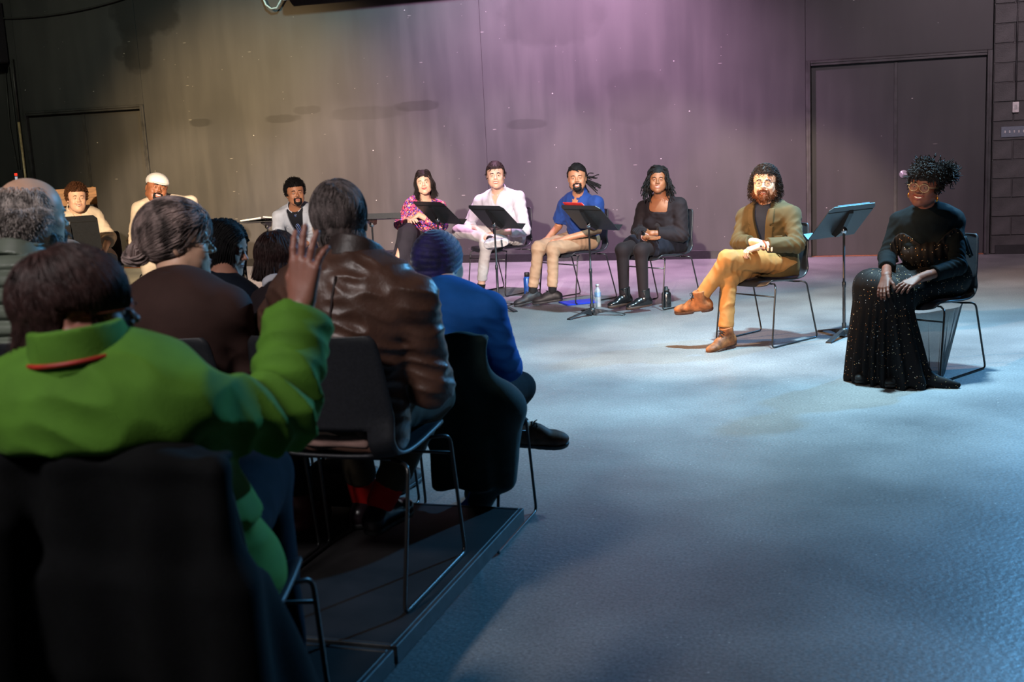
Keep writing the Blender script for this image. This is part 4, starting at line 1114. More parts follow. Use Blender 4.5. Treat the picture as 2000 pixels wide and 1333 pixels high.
# ------------------------------------------------------------------ people on stage
GS = 'speakers seated in an arc on stage'
CG = 'black stacking chairs on stage'
COT = lambda n, c, **k: mat(n, c, k.pop('rough', .8), sheen=.03, bump=.25, bscale=300, nscale=12, noise=.07, spec=.22, **k)
HB = mat('hair_black', rgb(20, 17, 18), .72, nscale=60, spec=.25); HDB = mat('hair_dark_brown', rgb(40, 31, 28), .62, nscale=60, spec=.3)
HBR = mat('hair_brown', rgb(88, 54, 32), .6, nscale=60, spec=.3)
SK_L = skin('skin_light', rgb(226, 178, 150)); SK_M = skin('skin_tan', rgb(176, 120, 88)); SK_D = skin('skin_brown', rgb(146, 92, 62)); SK_DD = skin('skin_deep', rgb(104, 58, 42), .6)
SOCKB = COT('sock_black', rgb(26, 26, 28)); RUB = mat('rubber_black', rgb(24, 24, 25), .6); LACE = mat('lace_dark', rgb(26, 20, 18), .7)
def socks(D, m_, which='RL', up=.10, r=.038):
    for q in which:
        d = nrm(D['kn'+q]-D['an'+q]); garment(D, 'sock', [rc(D['an'+q]+d*.012, D['an'+q]+d*up, r, r+.004, cut=True)], m_, .007)
CAMP = CAM

# --- bearded man in the olive blazer
seat_at(.04, -5.2, 0, 148); chair(.04, -5.2, 0, 148, 'black chair under the bearded man in the olive blazer', CG)
D = person('bearded man with curly shoulder-length hair, olive blazer, tan trousers, legs crossed', dict(
    skin=SK_L, hairm=HDB, browm=HDB, head=L(1494, 357, .03), neck=L(1499, 405, -.03), look=CAM+np.array([-1.0, 0, -.2]), roll=-2, smile=1, open=True, s=1.0,
    shR=L(1457, 424, .00), shL=L(1545, 420, -.06), elR=L(1443, 474, .10), elL=L(1556, 478, .03), wrR=L(1478, 473, .22), wrL=L(1488, 480, .26),
    handR=dict(f=L(1500, 474, .26)-L(1478, 471, .24), pn=(0, -.2, -1), curl=(.7, .7, .8, .8)), handL=dict(f=L(1466, 487, .32)-L(1488, 480, .27), pn=(.3, .3, -1), curl=(.8, .9, 1., 1.)),
    knR=L(1424, 540, .36), anR=L(1417, 656, .44), knL=L(1421, 507, .40), anL=L(1366, 585, .52), hn=1200, hair='curly_long'), GS)
JK = COT('olive_cotton', rgb(76, 63, 38)); TAN = COT('tan_chino', rgb(162, 116, 66))
garment(D, 'sweater', torso_prims(D, .010)+[neck_hole(D, .055, drop=.0)], COT('navy_knit', rgb(36, 44, 62)), .008, folds([], .002, 18))
garment(D, 'jacket', torso_prims(D, .028, 1.04, 1.05, hem=.10)+arm_prims(D, .018, 1.84)+[vee(D, .36, .062, .03), neck_hole(D, .066, drop=.02)], JK, .0065, top_folds(D, .004, .011, .042, 2))
up, T = D['T'][:, 2], D['T']; nb = D['neck']
def lapels(D, m_, half, depth, base_o, name='lapels', h=.0045, wid=.048, hem=.1):
    """raised flaps that follow the jacket front along both edges of the opening, plus the collar behind the neck"""
    T, nb = D['T'], D['neck']
    def reg(P):
        q = (P-nb)@T; zz = q[:, 2]+depth; u = np.clip(zz/depth, 0, 1.4); e = half*u**.9; a = np.abs(q[:, 0])
        w_ = wid*np.sin(np.pi*np.clip(u*.62+.10, 0, 1))+.004
        notch = np.where((q[:, 2] > -.115) & (q[:, 2] < -.10), .02, 0)
        return np.maximum.reduce([e-.003-a, a-e-w_+notch, -zz, q[:, 2]-.004, -.0-q[:, 1]])
    lo, hi = nb-.8, nb+.8
    Lp = torso_prims(D, base_o+.0065, 1.04, 1.05, hem=hem)+[fnp(reg, lo, hi, .003, 'i')]
    garment(D, name, Lp, m_, h)
    collar(D, m_, .068, .006, .050, gap=.045, name='jacket_collar', flare=.35, slope=.45, z0=-.012)
BASE = torso_prims(D, .028, 1.04, 1.05, hem=.10)
lapels(D, COT('olive_lapel', rgb(84, 69, 43)), .062, .36, .028)
MB().box(front_y(D, BASE, -.105, -.20), (.048, .005, .012), T, .003).build('chest_pocket', JK, D['e'], D['loc'])
for k in range(3):
    p = D['wrL']+(D['elL']-D['wrL'])*(.10+.07*k)+up*.0+D['f0']*.05; MB().ball(p, .007, n=8, k=5).build('cuff_button', HDB, D['e'], D['loc'])
garment(D, 'trousers', leg_prims(D, .006, .86)+[ell(D['hip'], (.165, .13, .11), T, .05)], TAN, .007, leg_folds(D, .005, .010, .04))
socks(D, SOCKB)
BL = mat('brown_leather', rgb(134, 84, 50), .62, bump=.45, bscale=60, noise=.35, nscale=14, spec=.3); BS = mat('brown_sole', rgb(66, 38, 26), .6)
shoe(D['e'], D['loc'], D['anR'], L(1392, 690, .56)-L(1420, 678, .42), np.array([0, 0, 1.]), BL, BS, 'boot', 1.02, LACE, h=.0045)
shoe(D['e'], D['loc'], D['anL'], L(1300, 612, .62)-L(1354, 606, .54), D['knL']-D['anL']+D['R0']@np.array([-.1, .1, .25]), BL, BS, 'boot', 1.06, LACE, h=.0045)
glasses(D['e'], D['loc'], D['head'], D['Rh'], D['s'], mat('brown_frame', rgb(50, 30, 22), .3))
# beard
P = D['P']; s = D['s']; Rh = D['Rh']
def beard(D, m_, big=1.0, N=900, seed=1, length=.02, h=.004):
    P, s, Rh = D['P'], D['s'], D['Rh']
    Lp = []
    for q in (-1, 1):
        Lp += [rc(P(q*.064, .012, -.030), P(q*.052, .030, -.072), .012*s*big, .020*s*big, .02), rc(P(q*.052, .030, -.072), P(0, .070, -.105), .020*s*big, .024*s*big, .03),
               rc(P(q*.004, .0975, -.046), P(q*.028, .086, -.056), .0055*s, .0045*s, .004), rc(P(q*.030, .082, -.058), P(q*.026, .074, -.088), .009*s, .014*s, .012)]
    Lp.append(ell(P(0, .080, -.100), np.array((.028, .020, .022*big+.004))*s, Rh, .015))
    Lp.append(ell(P(0, .100, -.065), np.array((.024, .020, .0085))*s, Rh, .003, 's'))
    V, Q = field(Lp, h, lambda p: .0022*fbm(p, 160, seed)); mb = MB().add(V, Q)
    if N:
        rg = np.random.RandomState(seed); idx = rg.randint(0, len(V), N); r = V[idx]
        l = (r-D['head'])@Rh/s; ok = (l[:, 2] < -.045); r = r[ok]; l = l[ok]
        d = np.stack([l[:, 0]*6, .3+0*l[:, 0], -1+0*l[:, 0]], 1)+rg.randn(len(l), 3)*.4
        t = np.linspace(0, 1, 5); Q_ = r[:, None]+((d@Rh.T)[:, None]*(t*length)[None, :, None])+rg.randn(len(l), 1, 3)*.002*np.sin(t*6)[None, :, None]
        mb.strands(Q_, np.linspace(.0016, .0008, 5))
    return mb.build('beard', m_, D['e'], D['loc'])
beard(D, mat('auburn_beard', rgb(110, 60, 30), .6, nscale=50, spec=.3), .88, 1300, 1, .015)
w_ = MB(); a = np.linspace(0, 6.283, 15)[:-1]; R_ = frame(D['wrL']-D['elL'])
w_.tube([D['wrL']+R_@np.array([math.cos(t)*.033, -.012, math.sin(t)*.030]) for t in a], .0075, 6, closed=True); w_.build('watch_strap', mat('tan_strap', rgb(150, 70, 35), .5), D['e'], D['loc'])

# --- man in the navy polo
seat_at(-1.89, -3.16, 0, 147); chair(-1.89, -3.16, 0, 147, 'black chair under the man in the navy polo shirt', CG)
D = person('smiling goateed man in a navy polo and khaki trousers with tied-back locs', dict(
    skin=SK_M, hairm=HB, head=L(1127, 348, .16), neck=L(1131, 392, .08), look=CAM+np.array([-.5, 0, 0]), roll=2, smile=1.2, open=True, s=.98, bare_arm=True,
    shR=L(1103, 401, .10), shL=L(1165, 396, .03), elR=L(1091, 442, .06), elL=L(1168, 450, .0), wrR=L(1069, 467, .27), wrL=L(1105, 466, .22),
    handR=dict(f=L(1050, 474, .34)-L(1069, 467, .27), pn=(0, 0, -1), curl=(.4, .4, .5, .5)), handL=dict(f=L(1080, 471, .32)-L(1105, 466, .22), pn=(0, .2, -1), curl=(.3, .35, .4, .5)),
    knR=L(1052, 484, .40), anR=L(1040, 572, .46), knL=L(1080, 486, .36), anL=L(1079, 571, .40), hair='tied_locs', hn=900), GS)
PO = COT('navy_pique', rgb(34, 62, 124))
garment(D, 'polo_shirt', torso_prims(D, .016)+arm_prims(D, .020, .72, .010)+[neck_hole(D, .058, drop=.0), vee(D, .09, .03, .02)], PO, .008, top_folds(D, .004, .007, .04, 4))
collar(D, PO, .061, .006, .050, gap=.014, droop=.01, flare=.6, z0=.010, slope=.5)
for k in range(2): MB().ball(front_y(D, torso_prims(D, .016), 0, -.10-.055*k), .0065, n=8, k=5).build('button', WHITEP, D['e'], D['loc'])
KH = COT('khaki', rgb(158, 128, 102))
garment(D, 'trousers', leg_prims(D, .002, .88)+[ell(D['hip'], (.160, .12, .10), D['T'], .05)], KH, .0075, leg_folds(D, .004, .008, .04, 3))
garment(D, 'belt', [ell(D['hip']+D['T'][:, 2]*.10, (.158, .122, .020), D['T'], 0)], RUB, .008)
socks(D, SOCKB)
SNK = mat('sneaker_black', rgb(34, 33, 36), .55, bump=.2, bscale=150); SNS = mat('sneaker_sole', rgb(48, 48, 52), .6)
shoe(D['e'], D['loc'], D['anR'], L(1012, 600, .62)-L(1050, 590, .44), np.array([0, 0, 1.]), SNK, SNS, 'shoe', 1.04, SNS)
shoe(D['e'], D['loc'], D['anL'], L(1042, 602, .58)-L(1090, 595, .42), np.array([0, 0, 1.]), SNK, SNS, 'shoe', 1.04, SNS)
beard(D, HB, .62, 300, 2, .006, .0035)

# --- woman in the charcoal top
seat_at(-1.05, -3.5, 0, 150); chair(-1.05, -3.5, 0, 150, 'black chair under the woman with locs in the charcoal top', CG)
D = person('woman with shoulder-length locs, square-necked charcoal top, black skirt and boots', dict(
    skin=SK_D, hairm=HB, head=L(1285, 351, .10), neck=L(1292, 396, .02), look=CAM+np.array([-.3, 0, 0]), roll=-2, smile=.8, open=True, s=.94, fat=.95, bust=True, lowskin=.14, sw=.17,
    shR=L(1258, 407, .05), shL=L(1327, 401, -.04), elR=L(1247, 452, .08), elL=L(1331, 459, -.02), wrR=L(1261, 464, .26), wrL=L(1272, 456, .20),
    handR=dict(f=L(1300, 467, .28)-L(1264, 463, .30), pn=(.2, -.3, .8), curl=(.15, .15, .2, .2)), handL=dict(f=L(1250, 458, .22)-L(1272, 456, .20), pn=(.3, .6, -.4), curl=(.6, .6, .6, .6)), hs=.86,
    knR=L(1216, 489, .38), anR=L(1219, 578, .40), knL=L(1252, 490, .36), anL=L(1257, 582, .37), hair='locs'), GS)
CH_ = COT('charcoal_crepe', rgb(32, 25, 29)); up, T = D['T'][:, 2], D['T']
garment(D, 'top', torso_prims(D, .012)+arm_prims(D, .026, 1.80)+[rbox(D['neck']+T@np.array([0, .06, .02]), (.085, .14, .10), T, .02, .006, 's'), neck_hole(D, .085, drop=.02)], CH_, .007, top_folds(D, .003, .008, .04, 6))
garment(D, 'smocked_bodice', [ell(D['neck']-up*.21+T[:, 1]*.03, (.135, .115, .10), T, .03)], mat('smocked', rgb(38, 31, 35), .85, bump=.9, bscale=160), .006, lambda p: .003*np.abs(np.sin(p[:, 2]*230)))
garment(D, 'skirt', [rc(D['hjR'], D['hjR']*.25+D['knR']*.75, .13, .105, .05, cut=True), rc(D['hjL'], D['hjL']*.25+D['knL']*.75, .13, .105, .05, cut=True), ell(D['hip']+up*.04, (.19, .15, .14), T, .06),
                     rc(D['hip']-T[:, 0]*.12+up*.0, D['hip']-T[:, 0]*.15-up*.07+D['f0']*.1, .08, .06, .05)], COT('black_skirt', rgb(24, 24, 34)), .008, leg_folds(D, .006, .012, .05, 8))
garment(D, 'tights', leg_prims(D, .002, 1.0, (.078, .062, .056, .040))+[], COT('dark_tights', rgb(32, 23, 25)), .008)
BT = mat('black_boot_leather', rgb(20, 20, 22), .22, spec=.7); WS = mat('welt_sole', rgb(60, 42, 34), .6)
shoe(D['e'], D['loc'], D['anR'], L(1192, 609, .62)-L(1228, 600, .44), np.array([0, 0, 1.]), BT, WS, 'chelsea', .92, sole_h=.026)
shoe(D['e'], D['loc'], D['anL'], L(1228, 614, .60)-L(1268, 606, .42), np.array([0, 0, 1.]), BT, WS, 'chelsea', .92, sole_h=.026)
R_ = frame(D['wrR']-D['elR']); MB().box(L(1256, 455, .315), (.019, .006, .021), D['R0'], .004).build('smartwatch', mat('watch_face', rgb(20, 20, 24), .15), D['e'], D['loc'])
a = np.linspace(0, 6.283, 15)[:-1]
MB().tube([D['wrR']+R_@np.array([math.cos(t)*.030, -.02, math.sin(t)*.028]) for t in a], .007, 6, closed=True).build('watch_strap', mat('pink_strap', rgb(200, 150, 145), .5), D['e'], D['loc'])

# --- man in the white shirt
seat_at(-2.78, -2.64, 0, 155); chair(-2.78, -2.64, 0, 155, 'black chair under the dark-haired man in the white shirt', CG)
D = person('dark-haired man in a white button shirt and cropped white trousers', dict(
    skin=SK_L, hairm=HDB, head=L(968, 343, .16), neck=L(974, 388, .06), look=CAM+np.array([-.4, 0, 0]), roll=2, smile=1, open=True, s=1.03, fat=1.14,
    shR=L(938, 394, .10), shL=L(1012, 386, .0), nk=1.08, elR=L(915, 442, .10), elL=L(1025, 450, .02), wrR=L(932, 448, .22), wrL=L(965, 456, .24),
    handL=dict(f=L(938, 462, .30)-L(965, 456, .24), pn=(0, .2, -1)), handR=dict(f=L(950, 462, .28)-L(932, 450, .24), pn=(0, 0, -1)),
    knR=L(896, 452, .28), anR=L(962, 470, .44), knL=L(950, 476, .40), anL=L(939, 566, .42), hair='short', hn=1000, brow=1.25), GS)
WH = COT('white_cotton', rgb(208, 206, 214)); WP = COT('white_chino', rgb(206, 198, 192))
garment(D, 'shirt', torso_prims(D, .022)+arm_prims(D, .022, 1.45)+[neck_hole(D, .060, drop=.0), vee(D, .08, .035, .02)], WH, .008, top_folds(D, .004, .009, .045, 5))
collar(D, WH, .062, .006, .054, gap=.018, droop=.01, flare=.6, z0=.012, slope=.5)
garment(D, 'trousers', leg_prims(D, .004, .80)+[ell(D['hip'], (.18, .14, .11), D['T'], .05)], WP, .0075, leg_folds(D, .004, .008, .04, 3))
socks(D, SOCKB, up=.06); 
shoe(D['e'], D['loc'], D['anL'], L(925, 590, .62)-L(938, 582, .44), np.array([0, 0, 1.]), SNK, SNS, 'shoe', 1.02)
shoe(D['e'], D['loc'], D['anR'], L(1000, 464, .36)-L(962, 470, .44), D['knR']-D['anR']+np.array([0, 0, .1]), mat('pale_sneaker', rgb(150, 160, 162), .6), WHITEP, 'shoe', .92)
a = np.linspace(0, 6.283, 15)[:-1]; R_ = frame(D['wrL']-D['elL'])
MB().tube([D['wrL']+R_@np.array([math.cos(t)*.032, -.0, math.sin(t)*.030]) for t in a], .011, 8, closed=True).build('wristband', COT('band_dark', rgb(36, 38, 52)), D['e'], D['loc'])

# --- woman in the flowered blouse
seat_at(-3.62, -2.85, 0, 165); chair(-3.62, -2.85, 0, 165, 'black chair under the woman in the flowered blouse', CG)
D = person('woman with dark shoulder-length hair in a pink and purple flowered blouse', dict(
    skin=SK_L, hairm=HDB, head=L(828, 357, .22), neck=L(829, 398, .14), look=CAM+np.array([-.8, 0, .1]), roll=6, smile=1.3, s=.93, bust=True, fat=1.08, lowskin=.06, sw=.17,
    shR=L(800, 408, .16), shL=L(858, 404, .08), elR=L(782, 438, .16), elL=L(862, 440, .14), wrR=L(797, 430, .34), wrL=L(818, 420, .30),
    handR=dict(f=L(820, 428, .44)-L(797, 430, .34), pn=(0, .2, -1)), handL=dict(f=L(806, 429, .42)-L(828, 418, .34), pn=(0, .2, -1)), hs=.86,
    knR=L(796, 455, .42), anR=L(772, 525, .52), knL=L(800, 480, .36), anL=L(800, 545, .42), hair='long', hn=1500, bare_leg=True, lip=mat('red_lips', rgb(176, 84, 84), .35)), GS)
fm = bpy.data.materials.new('flower_print'); fm.use_nodes = True; nt = fm.node_tree; p_ = nt.nodes['Principled BSDF']; p_.inputs['Roughness'].default_value = .75
tc = nd(nt, 'ShaderNodeTexCoord'); vo = nd(nt, 'ShaderNodeTexVoronoi'); vo.inputs['Scale'].default_value = 85; nt.links.new(tc.outputs['Object'], vo.inputs['Vector'])
sc = nd(nt, 'ShaderNodeSeparateColor'); nt.links.new(vo.outputs['Color'], sc.inputs[0]); cr = nd(nt, 'ShaderNodeValToRGB'); cr.color_ramp.interpolation = 'CONSTANT'
els = [(0, rgb(70, 40, 90)), (.2, rgb(215, 70, 110)), (.38, rgb(90, 80, 180)), (.55, rgb(230, 120, 110)), (.7, rgb(60, 30, 60)), (.82, rgb(235, 190, 150)), (.92, rgb(200, 60, 130))]
for i, (ps, c) in enumerate(els):
    el_ = cr.color_ramp.elements[i] if i < 2 else cr.color_ramp.elements.new(ps)
    el_.position = ps; el_.color = (*c, 1)
nt.links.new(sc.outputs[0], cr.inputs[0]); nt.links.new(cr.outputs[0], p_.inputs['Base Color'])
garment(D, 'blouse', torso_prims(D, .018)+arm_prims(D, .022, 1.7)+[neck_hole(D, .072, drop=.03)], fm, .008, top_folds(D, .004, .008, .045, 5))
up, T = D['T'][:, 2], D['T']
garment(D, 'wide_trousers', [rc(D['hjR'], D['knR'], .11, .085, .05), rc(D['hjL'], D['knL'], .11, .085, .05), rc(D['knR'], L(782, 512, .48), .085, .092, .04, cut=True), rc(D['knL'], L(806, 528, .40), .08, .095, .04, cut=True), ell(D['hip'], (.19, .15, .12), T, .06),
        fnp(lambda P: np.sqrt(((P-L(771, 500, .56))*np.array([1, .5, .42])@np.eye(3)*1.0)**2 @ np.ones(3))-.045, L(771, 500, .56)-.12, L(771, 500, .56)+.12, .01, 's')], COT('black_crepe', rgb(46, 42, 50)), .0075, leg_folds(D, .004, .006, .06, 9))
HL = mat('heel_grey', rgb(60, 66, 78), .3)
shoe(D['e'], D['loc'], D['anR'], L(760, 540, .66)-D['anR'], D['knR']-D['anR'], HL, HL, 'shoe', .86, name='heeled_shoe')
shoe(D['e'], D['loc'], loc_pt(-.1, .42, .09), D['f0'], np.array([0, 0, 1.]), HL, HL, 'shoe', .86, name='heeled_shoe')

# --- man in the pale blazer and tie
seat_at(-4.5, -3.5, 0, 190); chair(-4.5, -3.5, 0, 190, 'black chair under the young man in the pale blazer', CG)
D = person('young man in a pale blazer, dark shirt and blue striped tie, leaning forward', dict(
    skin=SK_M, hairm=HB, head=L(577, 378, .34), neck=L(578, 416, .24), look=CAM+np.array([2.2, 0, .4]), roll=3, smile=1, s=.97, hip=loc_pt(0, -.10, .56),
    shR=L(546, 424, .26), shL=L(608, 418, .22), elR=L(543, 462, .34), elL=L(614, 462, .32), wrR=L(562, 478, .46), wrL=L(596, 478, .46), hair='curly', hn=1000, brow=1.2), GS)
PB = COT('pale_blazer', rgb(186, 192, 204)); up, T = D['T'][:, 2], D['T']; nb = D['neck']
garment(D, 'shirt', torso_prims(D, .010)+[neck_hole(D, .052, drop=.0)], COT('black_shirt', rgb(26, 28, 34)), .009)
collar(D, MATS['black_shirt'], .060, .005, .040, gap=.010, droop=.01, flare=.5, z0=.006)
garment(D, 'blazer', torso_prims(D, .028, 1.04, 1.05, hem=.08)+arm_prims(D, .020, 1.8)+[vee(D, .38, .075, .03), neck_hole(D, .066, drop=.02)], PB, .008, top_folds(D, .0035, .008, .045, 2))
lapels(D, PB, .075, .38, .028, h=.005, hem=.08)
tm = bpy.data.materials.new('striped_tie'); tm.use_nodes = True; nt = tm.node_tree; p_ = nt.nodes['Principled BSDF']; p_.inputs['Roughness'].default_value = .45
tc = nd(nt, 'ShaderNodeTexCoord'); wv = nd(nt, 'ShaderNodeTexWave', bands_direction='DIAGONAL'); wv.inputs['Scale'].default_value = 14; nt.links.new(tc.outputs['Object'], wv.inputs['Vector'])
cr = nd(nt, 'ShaderNodeValToRGB'); cr.color_ramp.interpolation = 'CONSTANT'; cr.color_ramp.elements[0].color = (*rgb(24, 52, 110), 1)
cr.color_ramp.elements[1].position = .42; cr.color_ramp.elements[1].color = (*rgb(150, 170, 205), 1); e3 = cr.color_ramp.elements.new(.72); e3.color = (*rgb(20, 26, 44), 1)
nt.links.new(wv.outputs[0], cr.inputs[0]); nt.links.new(cr.outputs[0], p_.inputs['Base Color'])
garment(D, 'tie', [ell(nb+T@np.array([0, .082, -.024]), (.018, .014, .018), T, .006), rc(nb+T@np.array([0, .085, -.03]), front_y(D, torso_prims(D, .010), 0, -.12, .002), .015, .022, .004, flat=(T[:, 1], .35)), rc(front_y(D, torso_prims(D, .010), 0, -.12, .002), front_y(D, torso_prims(D, .010), 0, -.36, .004), .022, .034, .004, flat=(T[:, 1], .35), cut=True)], tm, .005)
garment(D, 'trousers', leg_prims(D, .004, .9)+[ell(D['hip'], (.165, .13, .11), T, .05)], COT('blue_grey_trousers', rgb(80, 90, 120)), .01)
beard(D, HB, .48, 0, 2, .006, .0035)
for q in 'RL': shoe(D['e'], D['loc'], D['an'+q], D['f0'], np.array([0, 0, 1.]), SNK, SNS, 'shoe', 1.0, h=.008)

# --- man in the white flat cap
seat_at(-5.7, -4.0, 0, 200); chair(-5.7, -4.0, 0, 200, 'black chair under the man in the white flat cap', CG)
D = person('bearded man in a white flat cap and cream shirt, head tilted', dict(
    skin=SK_D, hairm=HB, head=L(306, 368, .24), neck=L(312, 402, .12), look=CAM+np.array([4.5, 0, .8]), roll=-16, smile=1.3, open=True, s=1.12, fat=1.25, wide=1.14, chub=True,
    shR=L(272, 408, .14), shL=L(372, 396, .06), elR=L(262, 470, .14), elL=L(392, 455, .12), wrR=L(280, 490, .34), wrL=L(360, 490, .34)), GS)
CRM = COT('cream_shirt', rgb(214, 198, 176))
garment(D, 'shirt', torso_prims(D, .024)+arm_prims(D, .024, 1.2)+[neck_hole(D, .066, drop=.0), vee(D, .10, .035, .02)], CRM, .009, top_folds(D, .004, .009, .045, 3))
collar(D, CRM, .070, .005, .038, gap=.018, droop=.01, flare=.6, z0=.012, slope=.5)
garment(D, 'trousers', leg_prims(D, .02, .9)+[ell(D['hip'], (.20, .15, .12), D['T'], .05)], COT('cream_trousers', rgb(196, 184, 168)), .01)
P, s, Rh = D['P'], D['s'], D['Rh']
Lp = [ell(P(0, -.014, .060), np.array((.092, .118, .072))*s, Rh, .0), ell(P(0, .05, .050), np.array((.080, .06, .045))*s, Rh, .03), rbox(P(0, 0, -.06), np.array((.2, .2, .088))*s, Rh, .005, .004, 's')]
V, Q = field(Lp, .005); cp = MB().add(V, Q).build('flat_cap', COT('cap_white', rgb(222, 218, 212)), D['e'], D['loc'])
V, Q = field([ell(P(0, .088, .036), np.array((.062, .045, .010))*s, Rh@Rx(-.25), 0)], .004); MB().add(V, Q).build('cap_peak', MATS['cap_white'], cp, D['loc'])
V, Q = field([rc(P(0, -.02, .015), P(0, -.05, -.03), .083*s, .07*s), rbox(P(0, .11, 0), np.array((.2, .12, .2))*s, Rh, .01, .004, 's')], .006, lambda p: .003*fbm(p, 120, 2)); MB().add(V, Q).build('hair', HB, D['e'], D['loc'])
beard(D, HB, .72, 300, 2, .006, .004)
for q in 'RL': shoe(D['e'], D['loc'], D['an'+q], D['f0'], np.array([0, 0, 1.]), SNK, SNS, 'shoe', 1.0, h=.008)

# --- man at the far left
seat_at(-6.25, -4.4, 0, 205); chair(-6.25, -4.4, 0, 205, 'black chair under the smiling man at the far left', CG)
D = person('smiling man with curly brown hair in a white shirt with rolled sleeves', dict(
    skin=SK_L, hairm=HBR, head=L(150, 388, .16), neck=L(150, 428, .06), look=CAM+np.array([3.0, 0, .3]), roll=-4, smile=1.3, open=True, s=.98, chub=True, bare_arm=True, fat=1.1,
    shR=L(118, 430, .10), shL=L(186, 424, .0), elR=L(108, 480, .08), elL=L(214, 464, .06), wrR=L(128, 492, .32), wrL=L(202, 492, .30), hair='curly', hn=1200), GS)
garment(D, 'shirt', torso_prims(D, .022)+arm_prims(D, .024, 1.35, .01)+[neck_hole(D, .062, drop=.0), vee(D, .10, .035, .02)], MATS['cream_shirt'], .009, top_folds(D, .004, .009, .045, 3))
collar(D, CRM, .066, .005, .038, gap=.018, droop=.01, flare=.6, z0=.012, slope=.5)
garment(D, 'trousers', leg_prims(D, .006, .9)+[ell(D['hip'], (.18, .14, .11), D['T'], .05)], COT('pale_jeans', rgb(140, 160, 185)), .01)
for q in 'RL': shoe(D['e'], D['loc'], D['an'+q], D['f0'], np.array([0, 0, 1.]), SNK, SNS, 'shoe', 1.0, h=.008)

# --- woman in the sparkly black dress
seat_at(1.1, -6.25, 0, 148); chair(1.1, -6.25, 0, 148, 'black chair under the woman in the sparkly black dress', CG)
D = person('smiling woman in a sparkly black dress over a dark turtleneck, hands on her knee', dict(
    skin=SK_DD, hairm=HB, head=L(1806, 364, .10), neck=L(1812, 412, .00), look=CAM+np.array([-2.6, 0, -.3]), roll=-9, smile=1.4, open=True, s=.98, fat=1.12, bust=True, bigh=True, wide=1.05,
    shR=L(1757, 432, .04), shL=L(1862, 430, -.10), elR=L(1733, 502, .12), elL=L(1870, 520, .06), wrR=L(1731, 540, .47), wrL=L(1795, 544, .34),
    handR=dict(f=L(1722, 574, .57)-L(1731, 540, .47), pn=(.5, .8, -.5), curl=(.35, .35, .4, .4), spread=.10), handL=dict(f=L(1752, 566, .50)-L(1795, 544, .34), pn=(.3, .7, -.7), curl=(.35, .4, .45, .5), spread=.11), hs=.93,
    knR=L(1702, 560, .40), anR=L(1672, 720, .42), knL=L(1748, 574, .38), anL=L(1745, 730, .42), hair='puffs', brow=.8, lip=mat('lip_deep', rgb(120, 48, 50), .35)), GS)
TN = mat('dark_teal_knit', rgb(8, 17, 22), .85, bump=.2, bscale=300, spec=.1); up, T = D['T'][:, 2], D['T']; nb = D['neck']
garment(D, 'turtleneck', torso_prims(D, .014)+arm_prims(D, .014, 1.62)+[rc(nb-up*.01, nb+up*.055+T[:, 1]*.01, .066, .062, .02, cut=True)], TN, .007, top_folds(D, .0025, .007, .03, 2))
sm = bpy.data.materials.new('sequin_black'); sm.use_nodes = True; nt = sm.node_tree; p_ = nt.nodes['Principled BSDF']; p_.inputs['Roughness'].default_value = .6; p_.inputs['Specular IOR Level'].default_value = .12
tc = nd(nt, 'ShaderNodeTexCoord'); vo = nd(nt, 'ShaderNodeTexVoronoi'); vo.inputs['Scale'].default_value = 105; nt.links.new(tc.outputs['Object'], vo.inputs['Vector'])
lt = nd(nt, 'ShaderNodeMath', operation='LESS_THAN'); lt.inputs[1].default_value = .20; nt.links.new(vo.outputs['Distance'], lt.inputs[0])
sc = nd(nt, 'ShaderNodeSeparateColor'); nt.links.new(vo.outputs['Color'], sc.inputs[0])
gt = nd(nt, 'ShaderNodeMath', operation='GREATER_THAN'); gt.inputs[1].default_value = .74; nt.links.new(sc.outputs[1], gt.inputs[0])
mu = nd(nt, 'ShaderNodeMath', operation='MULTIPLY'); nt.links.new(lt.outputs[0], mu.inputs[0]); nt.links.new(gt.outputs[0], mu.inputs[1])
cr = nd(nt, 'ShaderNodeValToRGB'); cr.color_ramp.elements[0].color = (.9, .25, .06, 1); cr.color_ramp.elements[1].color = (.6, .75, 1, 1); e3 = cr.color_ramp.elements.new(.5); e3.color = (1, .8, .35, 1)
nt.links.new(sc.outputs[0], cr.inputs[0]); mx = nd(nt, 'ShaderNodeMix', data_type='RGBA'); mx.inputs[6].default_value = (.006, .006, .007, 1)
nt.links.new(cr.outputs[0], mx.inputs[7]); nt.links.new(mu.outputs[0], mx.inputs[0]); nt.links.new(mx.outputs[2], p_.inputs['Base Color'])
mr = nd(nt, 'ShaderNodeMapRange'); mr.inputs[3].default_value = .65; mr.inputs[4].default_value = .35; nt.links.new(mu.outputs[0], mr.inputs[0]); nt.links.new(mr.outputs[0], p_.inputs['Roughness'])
def sw_fold(c, n, a, drift=0):
    c = np.asarray(c, float)
    def d(P):
        q = P-c; th = np.arctan2(q[:, 1], q[:, 0]); return a*np.sin(th*n+2.2*fbm(P, 4, 2))*np.clip((.62-P[:, 2])/.4, .15, 1.2)
    return d
